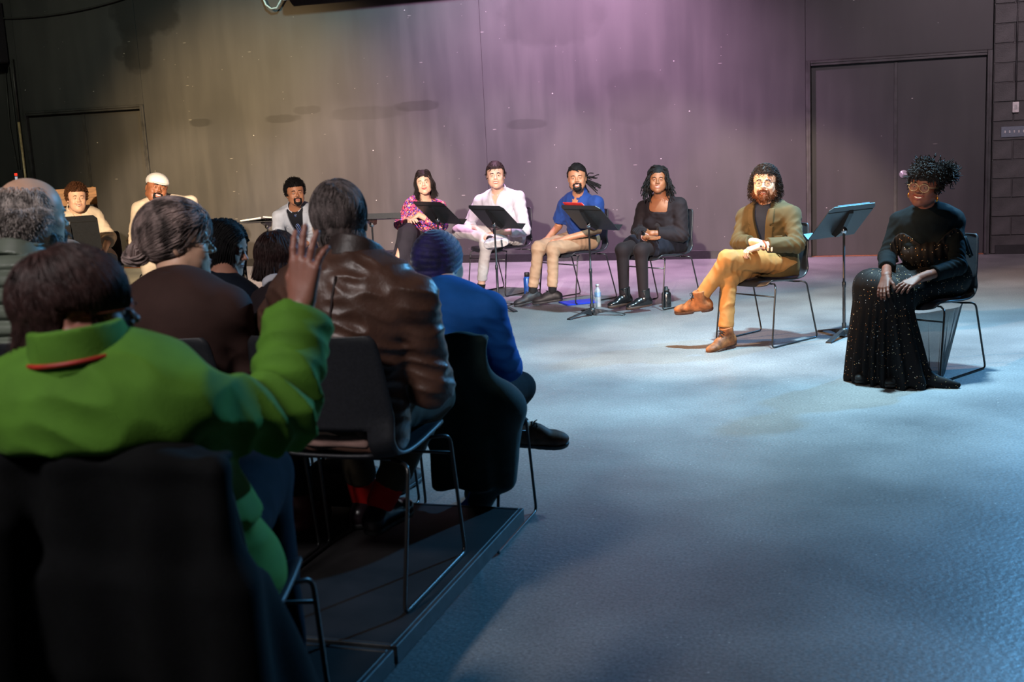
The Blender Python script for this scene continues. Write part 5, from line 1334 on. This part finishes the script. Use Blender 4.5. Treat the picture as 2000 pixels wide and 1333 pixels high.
# bodice with frill
garment(D, 'dress_bodice', [ell(D['hip']+up*.02, (.20, .16, .14), T, .06), ell(D['hip']+up*.20, (.175, .145, .17), T, .07), ell(nb-up*.24+T[:, 1]*.058, (.185, .150, .11), T, .06),
        rbox(nb+T@np.array([0, 0, .0]), (.3, .3, .165), T, .01, .02, 's')], sm, .008, lambda P: .003*np.sin(P@T[:, 0]*140+2*fbm(P, 8)))
FB = torso_prims(D, .016)+arm_prims(D, .018, 1.3)
fx = [-.205, -.195, -.18, -.15, -.10, -.05, 0, .05, .10, .15, .19, .215, .228]
fz = [-.185, -.155, -.125, -.105, -.125, -.165, -.195, -.165, -.125, -.105, -.125, -.155, -.185]
top_c = []
for x, z in zip(fx, fz):
    p = front_y(D, FB, x, z, .012); q = (p-nb)@T
    if q[1] > .30 or q[1] < -.04: q[1] = .02
    top_c.append(nb+T@q)
tc_ = smooth_curve(top_c, 150); V = []; K = 10
outd = np.gradient(tc_, axis=0); outd = np.cross(outd, up); outd /= np.linalg.norm(outd, axis=1, keepdims=True)
if (outd[75]@T[:, 1]) < 0: outd = -outd
for i_ in range(K):
    t = i_/(K-1)
    for j_ in range(150):
        rp = math.sin(j_*.62+1.5*math.sin(j_*.11))
        V.append(tc_[j_]-up*(.115+.02*math.sin(j_*.2))*t+outd[j_]*(.010*rp*t**.7+.022*t))
F = np.array([[i_*150+j_, i_*150+j_+1, (i_+1)*150+j_+1, (i_+1)*150+j_] for i_ in range(K-1) for j_ in range(149)])
fo = MB().add(np.array(V), F).build('frill', sm, D['e'], D['loc']); md = fo.modifiers.new('thickness', 'SOLIDIFY'); md.thickness = .003
for q in (-1, 1): MB().tube([nb+T@np.array([q*.10, .10, -.14]), nb+T@np.array([q*.085, .085, -.03]), nb+T@np.array([q*.08, .0, .02])], .006, 6).build('shoulder_strap', MATS['black_shirt'], D['e'], D['loc'])
# skirt: lap, fall from the knees to the floor and a train; sheer back panel
kR, kL = D['knR'], D['knL']; hR = at(1690, 742, .0); hL = at(1775, 755, .0); tr = at(1872, 758, .0)
Lp = [rc(D['hjR'], kR, .125, .092, .05), rc(D['hjL'], kL, .125, .092, .05), ell(D['hip']+up*.02, (.21, .17, .12), T, .06),
      rc(kR, hR+[0, 0, .02], .095, .120, .06), rc(kL, hL+[0, 0, .02], .085, .115, .06), rc(kR*.5+kL*.5, (hR+hL)/2+[0, 0, .02], .10, .13, .06),
      rc(hL+[0, 0, .03], tr+[0, 0, .018], .055, .014, .06), rbox(np.array([1.0, -6.4, -.1]), (1, 1, .105), None, .001, .002, 's')]
garment(D, 'skirt', Lp, sm, .008, sw_fold((kR+kL)/2, 17, .013))
SH = mat('sheer_black', (.010, .012, .014), .5, alpha=.78)
qb = []; K = 15; Nn = 60
topc = D['hip']+np.array([0, 0, -.09]); 
m = MB(); V = []
pts_top = [L(1750, 600, .34), L(1790, 612, .22), L(1840, 606, .02), L(1872, 600, -.16), L(1880, 592, -.26)]
pts_bot = [at(1770, 752), at(1800, 750), at(1835, 742), at(1838, 738), at(1842, 734)]
ct = smooth_curve(pts_top, Nn); cb = smooth_curve([p+np.array([0, 0, .006]) for p in pts_bot], Nn)
for i in range(K):
    t = i/(K-1)
    for j in range(Nn):
        o_ = .016*math.sin(j*.9)*(.3+t)+.008*math.sin(j*2.3+1)
        p = ct[j]*(1-t)+cb[j]*t+D['f0']*o_+np.array([0, 0, -.04*math.sin(t*3.14)*0]); V.append(p)
F = np.array([[i*Nn+j, i*Nn+j+1, (i+1)*Nn+j+1, (i+1)*Nn+j] for i in range(K-1) for j in range(Nn-1)])
MB().add(np.array(V), F).build('sheer_panel', SH, D['e'], D['loc'])
glasses(D['e'], D['loc'], D['head'], D['Rh'], D['s'], mat('clear_gold_frame', rgb(210, 185, 140), .25, metal=.4), rad=.026)
for q in (-1, 1):
    MB().tube([D['P'](q*.082, -.002, -.035), D['P'](q*.086, .0, -.052)], .002, 6).ball(D['P'](q*.087, .0, -.066), (.008, .004, .016), D['Rh'], 10, 6).build('earring', mat('gold', rgb(205, 140, 60), .3, metal=1.0), D['e'], D['loc'])
shoe(D['e'], D['loc'], loc_pt(.1, .42, .085), D['f0'], np.array([0, 0, 1.]), RUB, RUB, 'shoe', .85, h=.009)
shoe(D['e'], D['loc'], loc_pt(-.1, .42, .085), D['f0'], np.array([0, 0, 1.]), RUB, RUB, 'shoe', .85, h=.009)

# ------------------------------------------------------------------ music stands and small things on stage
music_stand(-1.53, -4.08, 325, 'music stand with a red folder before the man in the navy polo', 46, legrot=math.degrees(math.atan2(-4.37+4.08, -1.70+1.53)))
ST2 = music_stand(-2.49, -3.72, 328, 'music stand before the dark-haired man in the white shirt', 46, legrot=320)
music_stand(-3.11, -3.52, 326, 'music stand before the woman in the flowered blouse', 46, kz=.81, legrot=320)
e_, Pq, ctr, vd, ndv, Rr = music_stand(.58, -5.07, 52, 'music stand between the bearded man and the woman in the sparkly dress', 42, legrot=250)
s1 = music_stand(-5.15, -3.05, 12, 'music stand with an open ring binder on its level desk', 84, kz=.75)
music_stand(-3.65, -3.80, 5, 'music stand with its desk laid level behind the grey-haired man', 84, kz=.80)
music_stand(-5.75, -5.36, 30, 'music stand before the smiling man at the far left', 22, kz=.86)
music_stand(-5.25, -4.55, 20, 'music stand before the man in the white flat cap', 30, kz=.80)
# folders, binder
def on_desk(st, label, cat, name, build): 
    e_, Pq, ctr, vd, ndv, Rr = st; R = Rr@np.stack([[1, 0, 0], ndv, vd], 1); c = Pq(ctr)
    o = empty(name, tuple(c)); tag(o, label, cat); build(o, c, R); return o
stp = [o for o in bpy.data.objects if o.get('label', '').startswith('music stand with a red')][0]
def desk_frame(x, y, heading, tilt, kz):
    R = rotz_m(math.radians(heading)); tl = math.radians(tilt)
    vd = np.array([0, -math.sin(tl), math.cos(tl)]); n_ = np.array([0, math.cos(tl), math.sin(tl)])
    c = np.array([x, y, 0])+R@(np.array([0, 0, kz])+n_*.05+vd*.035)
    return c, R@np.stack([[1, 0, 0], n_, vd], 1)
c, R = desk_frame(-1.53, -4.08, 325, 46, .77)
RED = mat('red_card', rgb(200, 40, 34), .5)
rf = empty('folder', tuple(c)); tag(rf, 'red folder leaning on the music stand before the polo shirt man', 'folder')
MB().box(c+R@np.array([-.06, .008, .035]), (.12, .004, .155), R, .001).build('cover', RED, rf, tuple(c), smooth=False)
MB().box(c+R@np.array([-.06, .014, .03]), (.115, .0015, .150), R, .0005).build('paper', mat('paper', rgb(225, 220, 212), .7), rf, tuple(c), smooth=False)
c, R = desk_frame(.58, -5.07, 52, 42, .77)
bf = empty('folder', tuple(c)); tag(bf, 'black folder lying on the music stand beside the sparkly dress', 'folder')
MB().box(c+R@np.array([0, .009, .02]), (.17, .005, .145), R, .002).build('cover', mat('folder_black', rgb(26, 28, 32), .45), bf, tuple(c), smooth=False)
c, R = desk_frame(-5.15, -3.05, 12, 84, .75)
bd = empty('ring_binder', tuple(c)); tag(bd, 'open black ring binder lying on the level music stand', 'binder')
for q in (-1, 1):
    MB().box(c+R@np.array([q*.125, .020+.006*q, .0]), (.122, .003, .14), R@rotz_m(-q*.10), .001).build('cover', MATS['folder_black'], bd, tuple(c), smooth=False)
    MB().box(c+R@np.array([q*.118, .032+.004*q, .0]), (.108, .007, .13), R@rotz_m(-q*.10), .001).build('pages', MATS['paper'], bd, tuple(c), smooth=False)
MB().tube([c+R@np.array([0, .028+.022*math.cos(t), .022*math.sin(t)]) for t in np.linspace(0, 6.283, 13)[:-1]], .002, 6, closed=True).build('ring', CHROME, bd, tuple(c))
def bottle(name, label, px, prof, m_, capm, cap, band=None):
    p = at(*px); e = empty(name, tuple(p)); tag(e, label, 'bottle')
    MB().lathe(p, prof, 24).build('body', m_, e, tuple(p)); MB().lathe(p, cap, 20).build('cap', capm, e, tuple(p))
    if band: MB().lathe(p, band[0], 24).build('label_band', band[1], e, tuple(p))
    return e, p
bottle('water_bottle', 'blue metal water bottle with black lid beside the polo shirt man', (1031, 578), [(0, 0), (.034, 0), (.036, .004), (.036, .17), (.030, .185), (.024, .19), (0, .19)], mat('blue_enamel', rgb(30, 78, 150), .35, metal=.3), RUB, [(0, .19), (.026, .19), (.026, .225), (.022, .23), (0, .23)])
bottle('drinks_flask', 'black metal flask on the floor by the polished black boots', (1302, 600), [(0, 0), (.040, 0), (.042, .004), (.042, .115), (.036, .13), (.028, .135), (0, .135)], mat('black_enamel', rgb(24, 25, 28), .25, spec=.7), RUB, [(0, .135), (.028, .135), (.028, .158), (.016, .162), (.016, .178), (.010, .182), (0, .182)])
bottle('plastic_bottle', 'clear plastic water bottle on the floor behind the music stand', (1168, 600), [(0, 0), (.028, 0), (.031, .006), (.029, .03), (.031, .05), (.029, .07), (.031, .09), (.031, .14), (.020, .165), (.013, .175), (.013, .19), (0, .19)], mat('clear_plastic', (.85, .9, .95), .08, trans=.0, alpha=.38, spec=.9), WHITEP, [(0, .185), (.0155, .185), (.0155, .205), (0, .206)], ([(.0316, .095), (.0318, .096), (.0318, .134), (.0316, .135)], mat('bottle_label', rgb(150, 175, 215), .5)))
p = at(1130, 592); ff = empty('folder', tuple(p)); tag(ff, 'bright blue folder lying on the floor under the polo shirt man', 'folder')
MB().box(p+[0, 0, .006], (.155, .115, .005), rotz_m(math.radians(35)), .002).build('cover', mat('blue_card', rgb(16, 52, 190), .4), ff, tuple(p), smooth=False)
MB().box(p+[0.003, 0, .0125], (.150, .110, .0012), rotz_m(math.radians(35)), .0005).build('flap', MATS['blue_card'], ff, tuple(p), smooth=False)
# wooden lectern behind the far-left man
lc = empty('lectern', (-7.02, -3.76, 0)); tag(lc, 'pale wooden lectern standing behind the smiling man at the far left', 'lectern')
WD = mat('pale_plywood', rgb(150, 108, 66), .6, nscale=8, stretch=(1, 1, 8), noise=.18); R = rotz_m(math.radians(40)); c0 = np.array([-7.02, -3.70, 0])
MB().box(c0+R@np.array([0, -.20, .53]), (.27, .009, .53), R, .002).build('front_panel', WD, lc, (-7.02, -3.76, 0), smooth=False)
MB().box(c0+R@np.array([0, -.215, 1.16]), (.27, .012, .085), R, .002).build('upper_panel', WD, lc, (-7.02, -3.76, 0), smooth=False)
for q in (-1, 1): MB().box(c0+R@np.array([q*.26, 0, .62]), (.009, .19, .62), R, .002).build('side_panel', WD, lc, (-7.02, -3.76, 0), smooth=False)
MB().box(c0+R@np.array([0, 0, 1.10]), (.255, .19, .009), R, .002).build('shelf', WD, lc, (-7.02, -3.76, 0), smooth=False)

# ------------------------------------------------------------------ the audience, seen from behind
AG = 'audience members seen from behind'; AC = 'black stacking chairs in the audience'
HGR = mat('hair_grey_brown', rgb(112, 100, 98), .55, spec=.3, nscale=50, noise=.3, stretch=(1, 1, .3)); HGY = mat('hair_grey', rgb(196, 184, 178), .55, spec=.3, nscale=40, noise=.35)
HDK = mat('hair_espresso', rgb(62, 42, 40), .5, spec=.3, nscale=50, noise=.2)
def aud_shoes(D, m_up, m_so, kind='shoe', **k):
    for q in 'RL': shoe(D['e'], D['loc'], D['an'+q], D['f0'], np.array([0, 0, 1.]), m_up, m_so, kind, .98, h=.008, **k)

# --- row 1: blue beanie
seat_at(-.78, -9.50, 0, 0); chair(-.78, -9.50, 0, 0, 'black chair with a dark green coat over its back, by the platform corner', AC)
D = person('person in a ribbed navy beanie and royal blue sweater, ankle crossed on knee', dict(
    skin=SK_L, hairm=HDK, rear=True, head=L(860, 516, .10), neck=L(868, 574, .02), look=L(860, 516, .10)+np.array([.35, 1, -.12]), roll=0, s=1.0, fat=1.1,
    shR=L(955, 604, -.02), shL=L(785, 600, .0), elR=L(988, 716, .06), elL=loc_pt(-.27, .04, .72), wrR=loc_pt(.12, .26, .68), wrL=loc_pt(-.10, .26, .68), hip=loc_pt(0, -.10, .56),
    knR=loc_pt(.18, .34, .52), anR=loc_pt(-.04, .34, .10), knL=loc_pt(-.26, .34, .60), anL=L(1022, 832, .30)))
garment(D, 'sweater', torso_prims(D, .022)+arm_prims(D, .024, 1.85)+[rc(D['neck']-D['T'][:, 2]*.02, D['neck']+D['T'][:, 2]*.025, .064, .062, .02, cut=True)], COT('royal_blue_knit', rgb(24, 92, 172)), .0065, top_folds(D, .003, .009, .045, 3))
garment(D, 'trousers', leg_prims(D, .004, .86)+[ell(D['hip'], (.17, .13, .11), D['T'], .05)], mat('dark_trousers', rgb(24, 26, 32), .9, bump=.2, bscale=300, spec=.2), .009)
socks(D, SOCKB)
BRL = mat('dark_brown_leather', rgb(84, 54, 38), .65, noise=.25, spec=.3)
shoe(D['e'], D['loc'], D['anL'], np.array([.88, .32, -.10]), np.array([.0, -.3, .9])*1.0, BRL, RUB, 'shoe', 1.05, LACE, h=.004)
shoe(D['e'], D['loc'], D['anR'], D['f0'], np.array([0, 0, 1.]), BRL, RUB, 'shoe', 1.0, LACE, h=.006)
P, s, Rh = D['P'], D['s'], D['Rh']
crown = P(0, -.055, .135)
def beanie_disp(p):
    q = (p-crown)@Rh; r = np.sqrt((q**2).sum(1)); return .0014*np.sin(r*2*math.pi/.019+1.6*fbm(p, 22, 4))
Lp = [ell(P(0, -.022, .030), np.array((.094, .118, .108))*s, Rh, 0), rc(P(0, -.04, -.02), P(0, -.05, -.052), .086*s, .080*s, .02), rbox(P(0, .03, -.27), np.array((.3, .3, .2))*s, Rh@Rx(.16), .01, .01, 's')]
garment(D, 'beanie', Lp, mat('navy_velvet', rgb(36, 28, 92), .7, sheen=.8, bump=.4, bscale=160, noise=.3, nscale=30), .0042, beanie_disp)
l_, rg_ = sampler(D['head'], Rh, s, 260, lambda l: (l[:, 2] < -.03) & (l[:, 1] < .0), 4, 1.0)
MB().strands(D['head']+(grow(l_, lambda p: np.array([0, -.1, -1])+0*p, 6, .008, 1.05+.05*rg_.rand(len(l_)), rg_, .15)*s)@Rh.T, np.linspace(.0015, .0008, 6)).build('hair', HBR, D['e'], D['loc'])
# coat over that chair
GC = mat('bottle_green_wool', rgb(10, 40, 40), .85, sheen=.1, bump=.3, bscale=250)
def coat_folds(a=.006, f=44, seed=2):
    return lambda P: a*np.sin(P[:, 0]*f+2.5*fbm(P*np.array([1, 1, .35]), 7, seed))+.004*fbm(P, 22, seed+1)
cc = loc_pt(0, -.30, 0); ct_ = empty('coat', (cc[0], cc[1], .03)); tag(ct_, 'dark green coat draped over the chair of the person in the navy beanie', 'coat')
Lp = [rbox(loc_pt(.03, -.292, .655), (.235, .020, .205), None, .02, .03), rbox(loc_pt(.03, -.262, .838), (.225, .045, .018), None, .018, .03),
      rc(loc_pt(.14, -.31, .74), L(985, 800, -.25), .070, .080, .05), rc(L(985, 800, -.25), L(975, 930, -.20), .080, .055, .04), rc(L(975, 930, -.20), L(928, 984, -.20), .055, .052, .04, cut=True),
      rbox(loc_pt(.13, -.285, .42), (.12, .022, .16), None, .02, .05)]
def coat_g(name, prims, m_, e, h=.0075, disp=None):
    V, Q = field(prims, h, disp); return MB().add(V, Q).build(name, m_, e, tuple(e.location))
coat_g('shell', Lp, GC, ct_, disp=coat_folds())
coat_g('blue_lining', [rc(L(952, 955, -.20), L(914, 1003, -.20), .048, .044, .02, cut=True)], COT('blue_lining', rgb(36, 92, 180)), ct_, disp=coat_folds(.004, 90))

# --- row 1, left of it: bob hair, long black hair, bald crown
seat_at(-1.33, -9.45, 0, 0); chair(-1.33, -9.45, 0, 0, 'black chair under the person with the dark bob', AC)
D = person('person with a dark brown bob and white collar, behind the raised hand', dict(skin=SK_L, hairm=HDK, rear=True, head=L(545, 512, .08), neck=L(547, 566, -.02), look=L(545, 512, .08)+np.array([.1, 1, -.25]), s=.95,
    shR=L(622, 602, -.02), shL=L(486, 606, -.02), hair='bob', hn=3500))
garment(D, 'blazer', torso_prims(D, .022)+arm_prims(D, .022, 1.8), COT('dark_plum_wool', rgb(44, 34, 38)), .008, top_folds(D, .003, .008, .05, 3))
collar(D, WH, .058, .004, .034); garment(D, 'trousers', leg_prims(D, .004, .9)+[ell(D['hip'], (.17, .13, .11), D['T'], .05)], MATS['dark_trousers'], .011); aud_shoes(D, RUB, RUB)
seat_at(-1.86, -9.45, 0, 0); chair(-1.86, -9.45, 0, 0, 'black chair under the person with long black hair', AC)
D = person('person with long black hair seen in profile, in a navy top', dict(skin=skin('skin_warm', rgb(196, 140, 118)), hairm=HB, head=L(440, 486, .05), neck=L(436, 545, -.03), look=L(440, 486, .05)+np.array([1, .12, -.22]), s=.93, smile=.6,
    shR=L(482, 586, -.02), shL=L(372, 580, -.02), hair='long', hn=3500))
garment(D, 'top', torso_prims(D, .016)+arm_prims(D, .018, 1.8), COT('ink_navy', rgb(18, 26, 40)), .008, top_folds(D, .003, .008, .05, 4))
garment(D, 'trousers', leg_prims(D, .004, .9)+[ell(D['hip'], (.17, .13, .11), D['T'], .05)], MATS['dark_trousers'], .011); aud_shoes(D, RUB, RUB)
seat_at(-2.40, -9.45, 0, 0); chair(-2.40, -9.45, 0, 0, 'black chair under the bald person at the far left of the front row', AC)
D = person('bald person just visible between the grey-haired man in green and the dark bobbed hair', dict(skin=SK_L, hairm=HB, rear=True, head=L(136, 520, .06), neck=L(134, 576, -.02), s=1.0))
garment(D, 'sweater', torso_prims(D, .020)+arm_prims(D, .020, 1.8), COT('slate_knit', rgb(60, 74, 90)), .009)
garment(D, 'trousers', leg_prims(D, .004, .9)+[ell(D['hip'], (.17, .13, .11), D['T'], .05)], MATS['dark_trousers'], .011); aud_shoes(D, RUB, RUB)

# --- row 2: leather jacket
seat_at(-.72, -10.53, PZ, 0); chair(-.72, -10.53, PZ, 0, 'black chair under the man in the brown leather jacket', AC)
D = person('grey-haired man in a brown leather jacket and red socks, seen from behind', dict(skin=SK_L, hairm=HGR, rear=True, head=L(664, 436, .10), neck=L(694, 512, .0), look=L(664, 436, .10)+np.array([-.38, 1, -.10]), roll=-3, s=1.0, fat=1.22,
    shR=L(806, 586, -.03), shL=L(578, 575, -.03), elR=L(838, 752, -.0), elL=loc_pt(-.29, .04, .78), wrR=loc_pt(.12, .30, .70), wrL=loc_pt(-.16, .30, .70),
    knR=loc_pt(.13, .36, .52), anR=L(742, 985, .34), knL=loc_pt(-.20, .36, .52), anL=loc_pt(-.22, .50, .09), hair='straight_back', hn=8000, seed=5))
LJ = mat('brown_leather_jacket', rgb(84, 58, 48), .42, spec=.5, bump=.35, bscale=70, noise=.15, nscale=10)
garment(D, 'leather_jacket', torso_prims(D, .034, 1.05, 1.1, hem=.06)+arm_prims(D, .034, 1.84)+[neck_hole(D, .066, drop=-.02)], LJ, .0055, top_folds(D, .0065, .008, .06, 3, 38))
collar(D, mat('collar_brown', rgb(58, 46, 44), .5, bump=.3, bscale=90), .078, .010, .075, h=.005, z0=-.02, slope=.3)
LJP = torso_prims(D, .034, 1.05, 1.1, hem=.06)
MB().tube([back_y(D, LJP, .012, z, .004) for z in np.linspace(-.055, -.34, 12)], .0042, 6).build('back_seam', mat('seam_brown', rgb(44, 28, 26), .5), D['e'], D['loc'])
garment(D, 'trousers', leg_prims(D, .012, .80)+[ell(D['hip'], (.20, .15, .12), D['T'], .05)], COT('olive_trousers', rgb(64, 56, 44)), .009, leg_folds(D, .003, .006, .05, 3))
garment(D, 'shirt_tail', [rbox(loc_pt(0, -.160, .500), (.13, .018, .022), None, .012, .01)], COT('plaid_shirt', rgb(150, 120, 112)), .006, lambda p: .003*fbm(p, 60, 3), cut=False)
socks(D, COT('red_sock', rgb(190, 26, 22)), up=.12, r=.050)
shoe(D['e'], D['loc'], D['anR'], np.array([.12, 1, 0]), np.array([0, 0, 1.]), mat('black_oxford', rgb(34, 22, 28), .3), RUB, 'shoe', 1.05, h=.006)
shoe(D['e'], D['loc'], D['anL'], D['f0'], np.array([0, 0, 1.]), MATS['black_oxford'], RUB, 'shoe', 1.05, h=.007)
# --- row 2: brown coat, hair in a bun
seat_at(-1.24, -10.57, PZ, 0); chair(-1.24, -10.57, PZ, 0, 'black chair under the woman in the brown coat', AC)
D = person('woman in a brown coat with streaked hair pinned in a low bun, wearing glasses', dict(skin=SK_L, hairm=mat('hair_streaked', rgb(164, 142, 136), .5, spec=.3, nscale=30, noise=.4, stretch=(1, 1, .4)), head=L(350, 474, .02), neck=L(346, 566, -.05), look=L(350, 474, .02)+np.array([.95, .75, -.06]), s=1.0, fat=1.05, smile=.3, nose=1.1,
    shR=L(446, 606, -.04), shL=L(266, 606, -.05), elR=L(474, 735, .0), hair='updo', hn=6500, seed=2))
BC = COT('brown_wool', rgb(62, 42, 38))
garment(D, 'coat', torso_prims(D, .030, 1.05, 1.05, hem=.05)+arm_prims(D, .030, 1.84), BC, .006, top_folds(D, .002, .008, .06, 6, 9))
collar(D, BC, .074, .009, .045, h=.005, z0=-.02, slope=.3)
glasses(D['e'], D['loc'], D['head'], D['Rh'], D['s'], mat('black_frame', rgb(24, 24, 28), .25), round_=False)
garment(D, 'trousers', leg_prims(D, .006, .86)+[ell(D['hip'], (.18, .14, .11), D['T'], .05)], MATS['dark_trousers'], .010)
MRB = mat('maroon_boot', rgb(110, 44, 44), .4); aud_shoes(D, MRB, RUB, 'boot')
# --- row 2: quilted jacket
seat_at(-1.77, -10.66, PZ, 0); chair(-1.77, -10.66, PZ, 0, 'black chair under the balding man in the quilted jacket', AC)
D = person('balding grey-haired bearded man in a quilted grey-green jacket at the left edge', dict(skin=SK_L, hairm=HGY, head=L(66, 424, .02), neck=L(44, 500, -.04), look=L(66, 424, .02)+np.array([.52, 1, -.05]), s=1.0, fat=1.15, smile=0,
    shR=L(128, 560, -.04), shL=L(-60, 540, -.04), hair='wispy', hn=6500, seed=6))
QM = mat('quilted_nylon', rgb(104, 112, 100), .45, noise=.1, nscale=9, sheen=.1)
garment(D, 'quilted_jacket', torso_prims(D, .036, 1.08, 1.1, hem=.05)+arm_prims(D, .036, 1.84)+[neck_hole(D, .07, drop=-.02)], QM, .0055, top_folds(D, .003, .006, .06, 6, quilt=(.052, .016)))
collar(D, QM, .080, .012, .060, h=.006, z0=-.03, slope=.35, flare=.5)
beard(D, mat('grey_beard', rgb(140, 132, 128), .5), .9, 600, 4, .014, .005)
garment(D, 'trousers', leg_prims(D, .006, .88)+[ell(D['hip'], (.18, .14, .11), D['T'], .05)], MATS['dark_trousers'], .011); aud_shoes(D, RUB, RUB)

# --- row 3: green fleece, raised hand
seat_at(-.53, -11.82, PZ, 15); chair(-.53, -11.82, PZ, 15, 'black chair nearest the camera, under the person in green', AC)
D = person('person in a bright green fleece raising the right hand, nearest the camera', dict(skin=skin('skin_warm_brown', rgb(146, 96, 82)), hairm=HDK, head=L(156, 610, -.14), neck=L(166, 706, -.20), look=L(160, 606, -.14)+np.array([.86, .62, .02]), s=.92, fat=1.15, smile=0, bigh=True,
    shR=L(352, 800, -.20), shL=L(-20, 790, -.20), elR=L(548, 812, -.02), elL=L(-90, 1000, -.10), wrR=L(588, 602, .14), wrL=loc_pt(-.16, .22, .68),
    handR=dict(f=L(600, 470, .16)-L(588, 602, .14), pn=(.15, 1, 0), curl=(.20, .12, .18, .42), spread=.13, thumb=.5), knR=L(505, 925, .34), anR=loc_pt(.16, .20, .09), hair='bob', hn=9500, earfree=True, seed=9))
GF = COT('green_fleece', rgb(80, 124, 38))
up, T = D['T'][:, 2], D['T']
garment(D, 'fleece', torso_prims(D, .034, 1.06, 1.12, hem=.05)+arm_prims(D, .032, 1.92, .010)+[neck_hole(D, .068, drop=-.03), rc(D['hip']+T@np.array([.11, .02, .22]), D['hip']+T@np.array([.15, .03, -.03]), .075, .095, .06)], GF, .0055, folds([
    (D['elR'], .12, .017, D['wrR']-D['shR'], .06), (D['shR']*.75+D['elR']*.25, .10, .012, (1, 0, .4), .07), (D['elR']*.4+D['wrR']*.6, .09, .008, D['wrR']-D['elR'], .05), (D['hip']+T@np.array([.17, 0, .08]), .16, .014, (.8, 0, .6), .07)], .005, 28, 3))
collar(D, GF, .080, .009, .085, h=.005, z0=-.015, slope=.25)
lan = [D['neck']+D['T']@np.array([math.cos(t)*.098, math.sin(t)*.100, .016+.020*math.sin(-t)]) for t in np.linspace(math.radians(160), math.radians(340), 16)]
MB().tube(lan, .005, 6).build('lanyard', mat('red_lanyard', rgb(170, 40, 30), .5), D['e'], D['loc'])
glasses(D['e'], D['loc'], D['head'], D['Rh'], D['s'], mat('tortoise_frame', rgb(90, 50, 40), .2), round_=False)
garment(D, 'jeans', leg_prims(D, .016, .9)+[ell(D['hip'], (.20, .15, .12), D['T'], .05)], mat('dark_jeans', rgb(10, 14, 28), .9, bump=.2, bscale=300, spec=.15), .009, leg_folds(D, .003, .006, .05, 3)); aud_shoes(D, RUB, RUB)
cc = loc_pt(0, -.31, 0); ct_ = empty('coat', (cc[0], cc[1], PZ+.03)); tag(ct_, 'black coat hanging over the back of the chair nearest the camera', 'coat')
Lp = [rbox(loc_pt(-.01, -.300, .655), (.262, .022, .205), None, .02, .03), rbox(loc_pt(-.01, -.262, .850), (.255, .050, .018), None, .018, .03),
      rc(loc_pt(-.19, -.32, .74), loc_pt(-.25, -.32, .12), .055, .075, .06), rc(loc_pt(.16, -.32, .74), loc_pt(.24, -.31, .14), .055, .085, .06), rbox(loc_pt(0, -.305, .35), (.29, .025, .30), None, .025, .06),
      rc(loc_pt(.24, -.27, .60), loc_pt(.33, -.16, .10), .03, .07, .06), rc(loc_pt(.25, -.20, .42), loc_pt(.31, .10, .08), .02, .07, .06)]
coat_g('shell', Lp, mat('black_coat_cloth', rgb(7, 8, 10), .9, spec=.15, bump=.3, bscale=250), ct_, disp=coat_folds(.011, 42, 4))
# handbag on the platform
hb = (-1.10, -9.875, PZ); bg = empty('handbag', hb); tag(bg, 'dark handbag on the platform between the chair legs', 'bag')
V, Q = field([rbox(np.array(hb)+[0, 0, .095], (.13, .06, .085), None, .04, .02), ell(np.array(hb)+[0, 0, .13], (.10, .05, .06), None, .04)], .007, lambda p: .006*fbm(p, 26, 3))
MB().add(V, Q).build('body', mat('bag_leather', rgb(40, 26, 26), .45, bump=.3), bg, hb)
MB().tube([np.array(hb)+[.08*math.cos(t), 0, .165+.09*math.sin(t)] for t in np.linspace(0, math.pi, 14)], .006, 6).build('handle', MATS['bag_leather'], bg, hb)
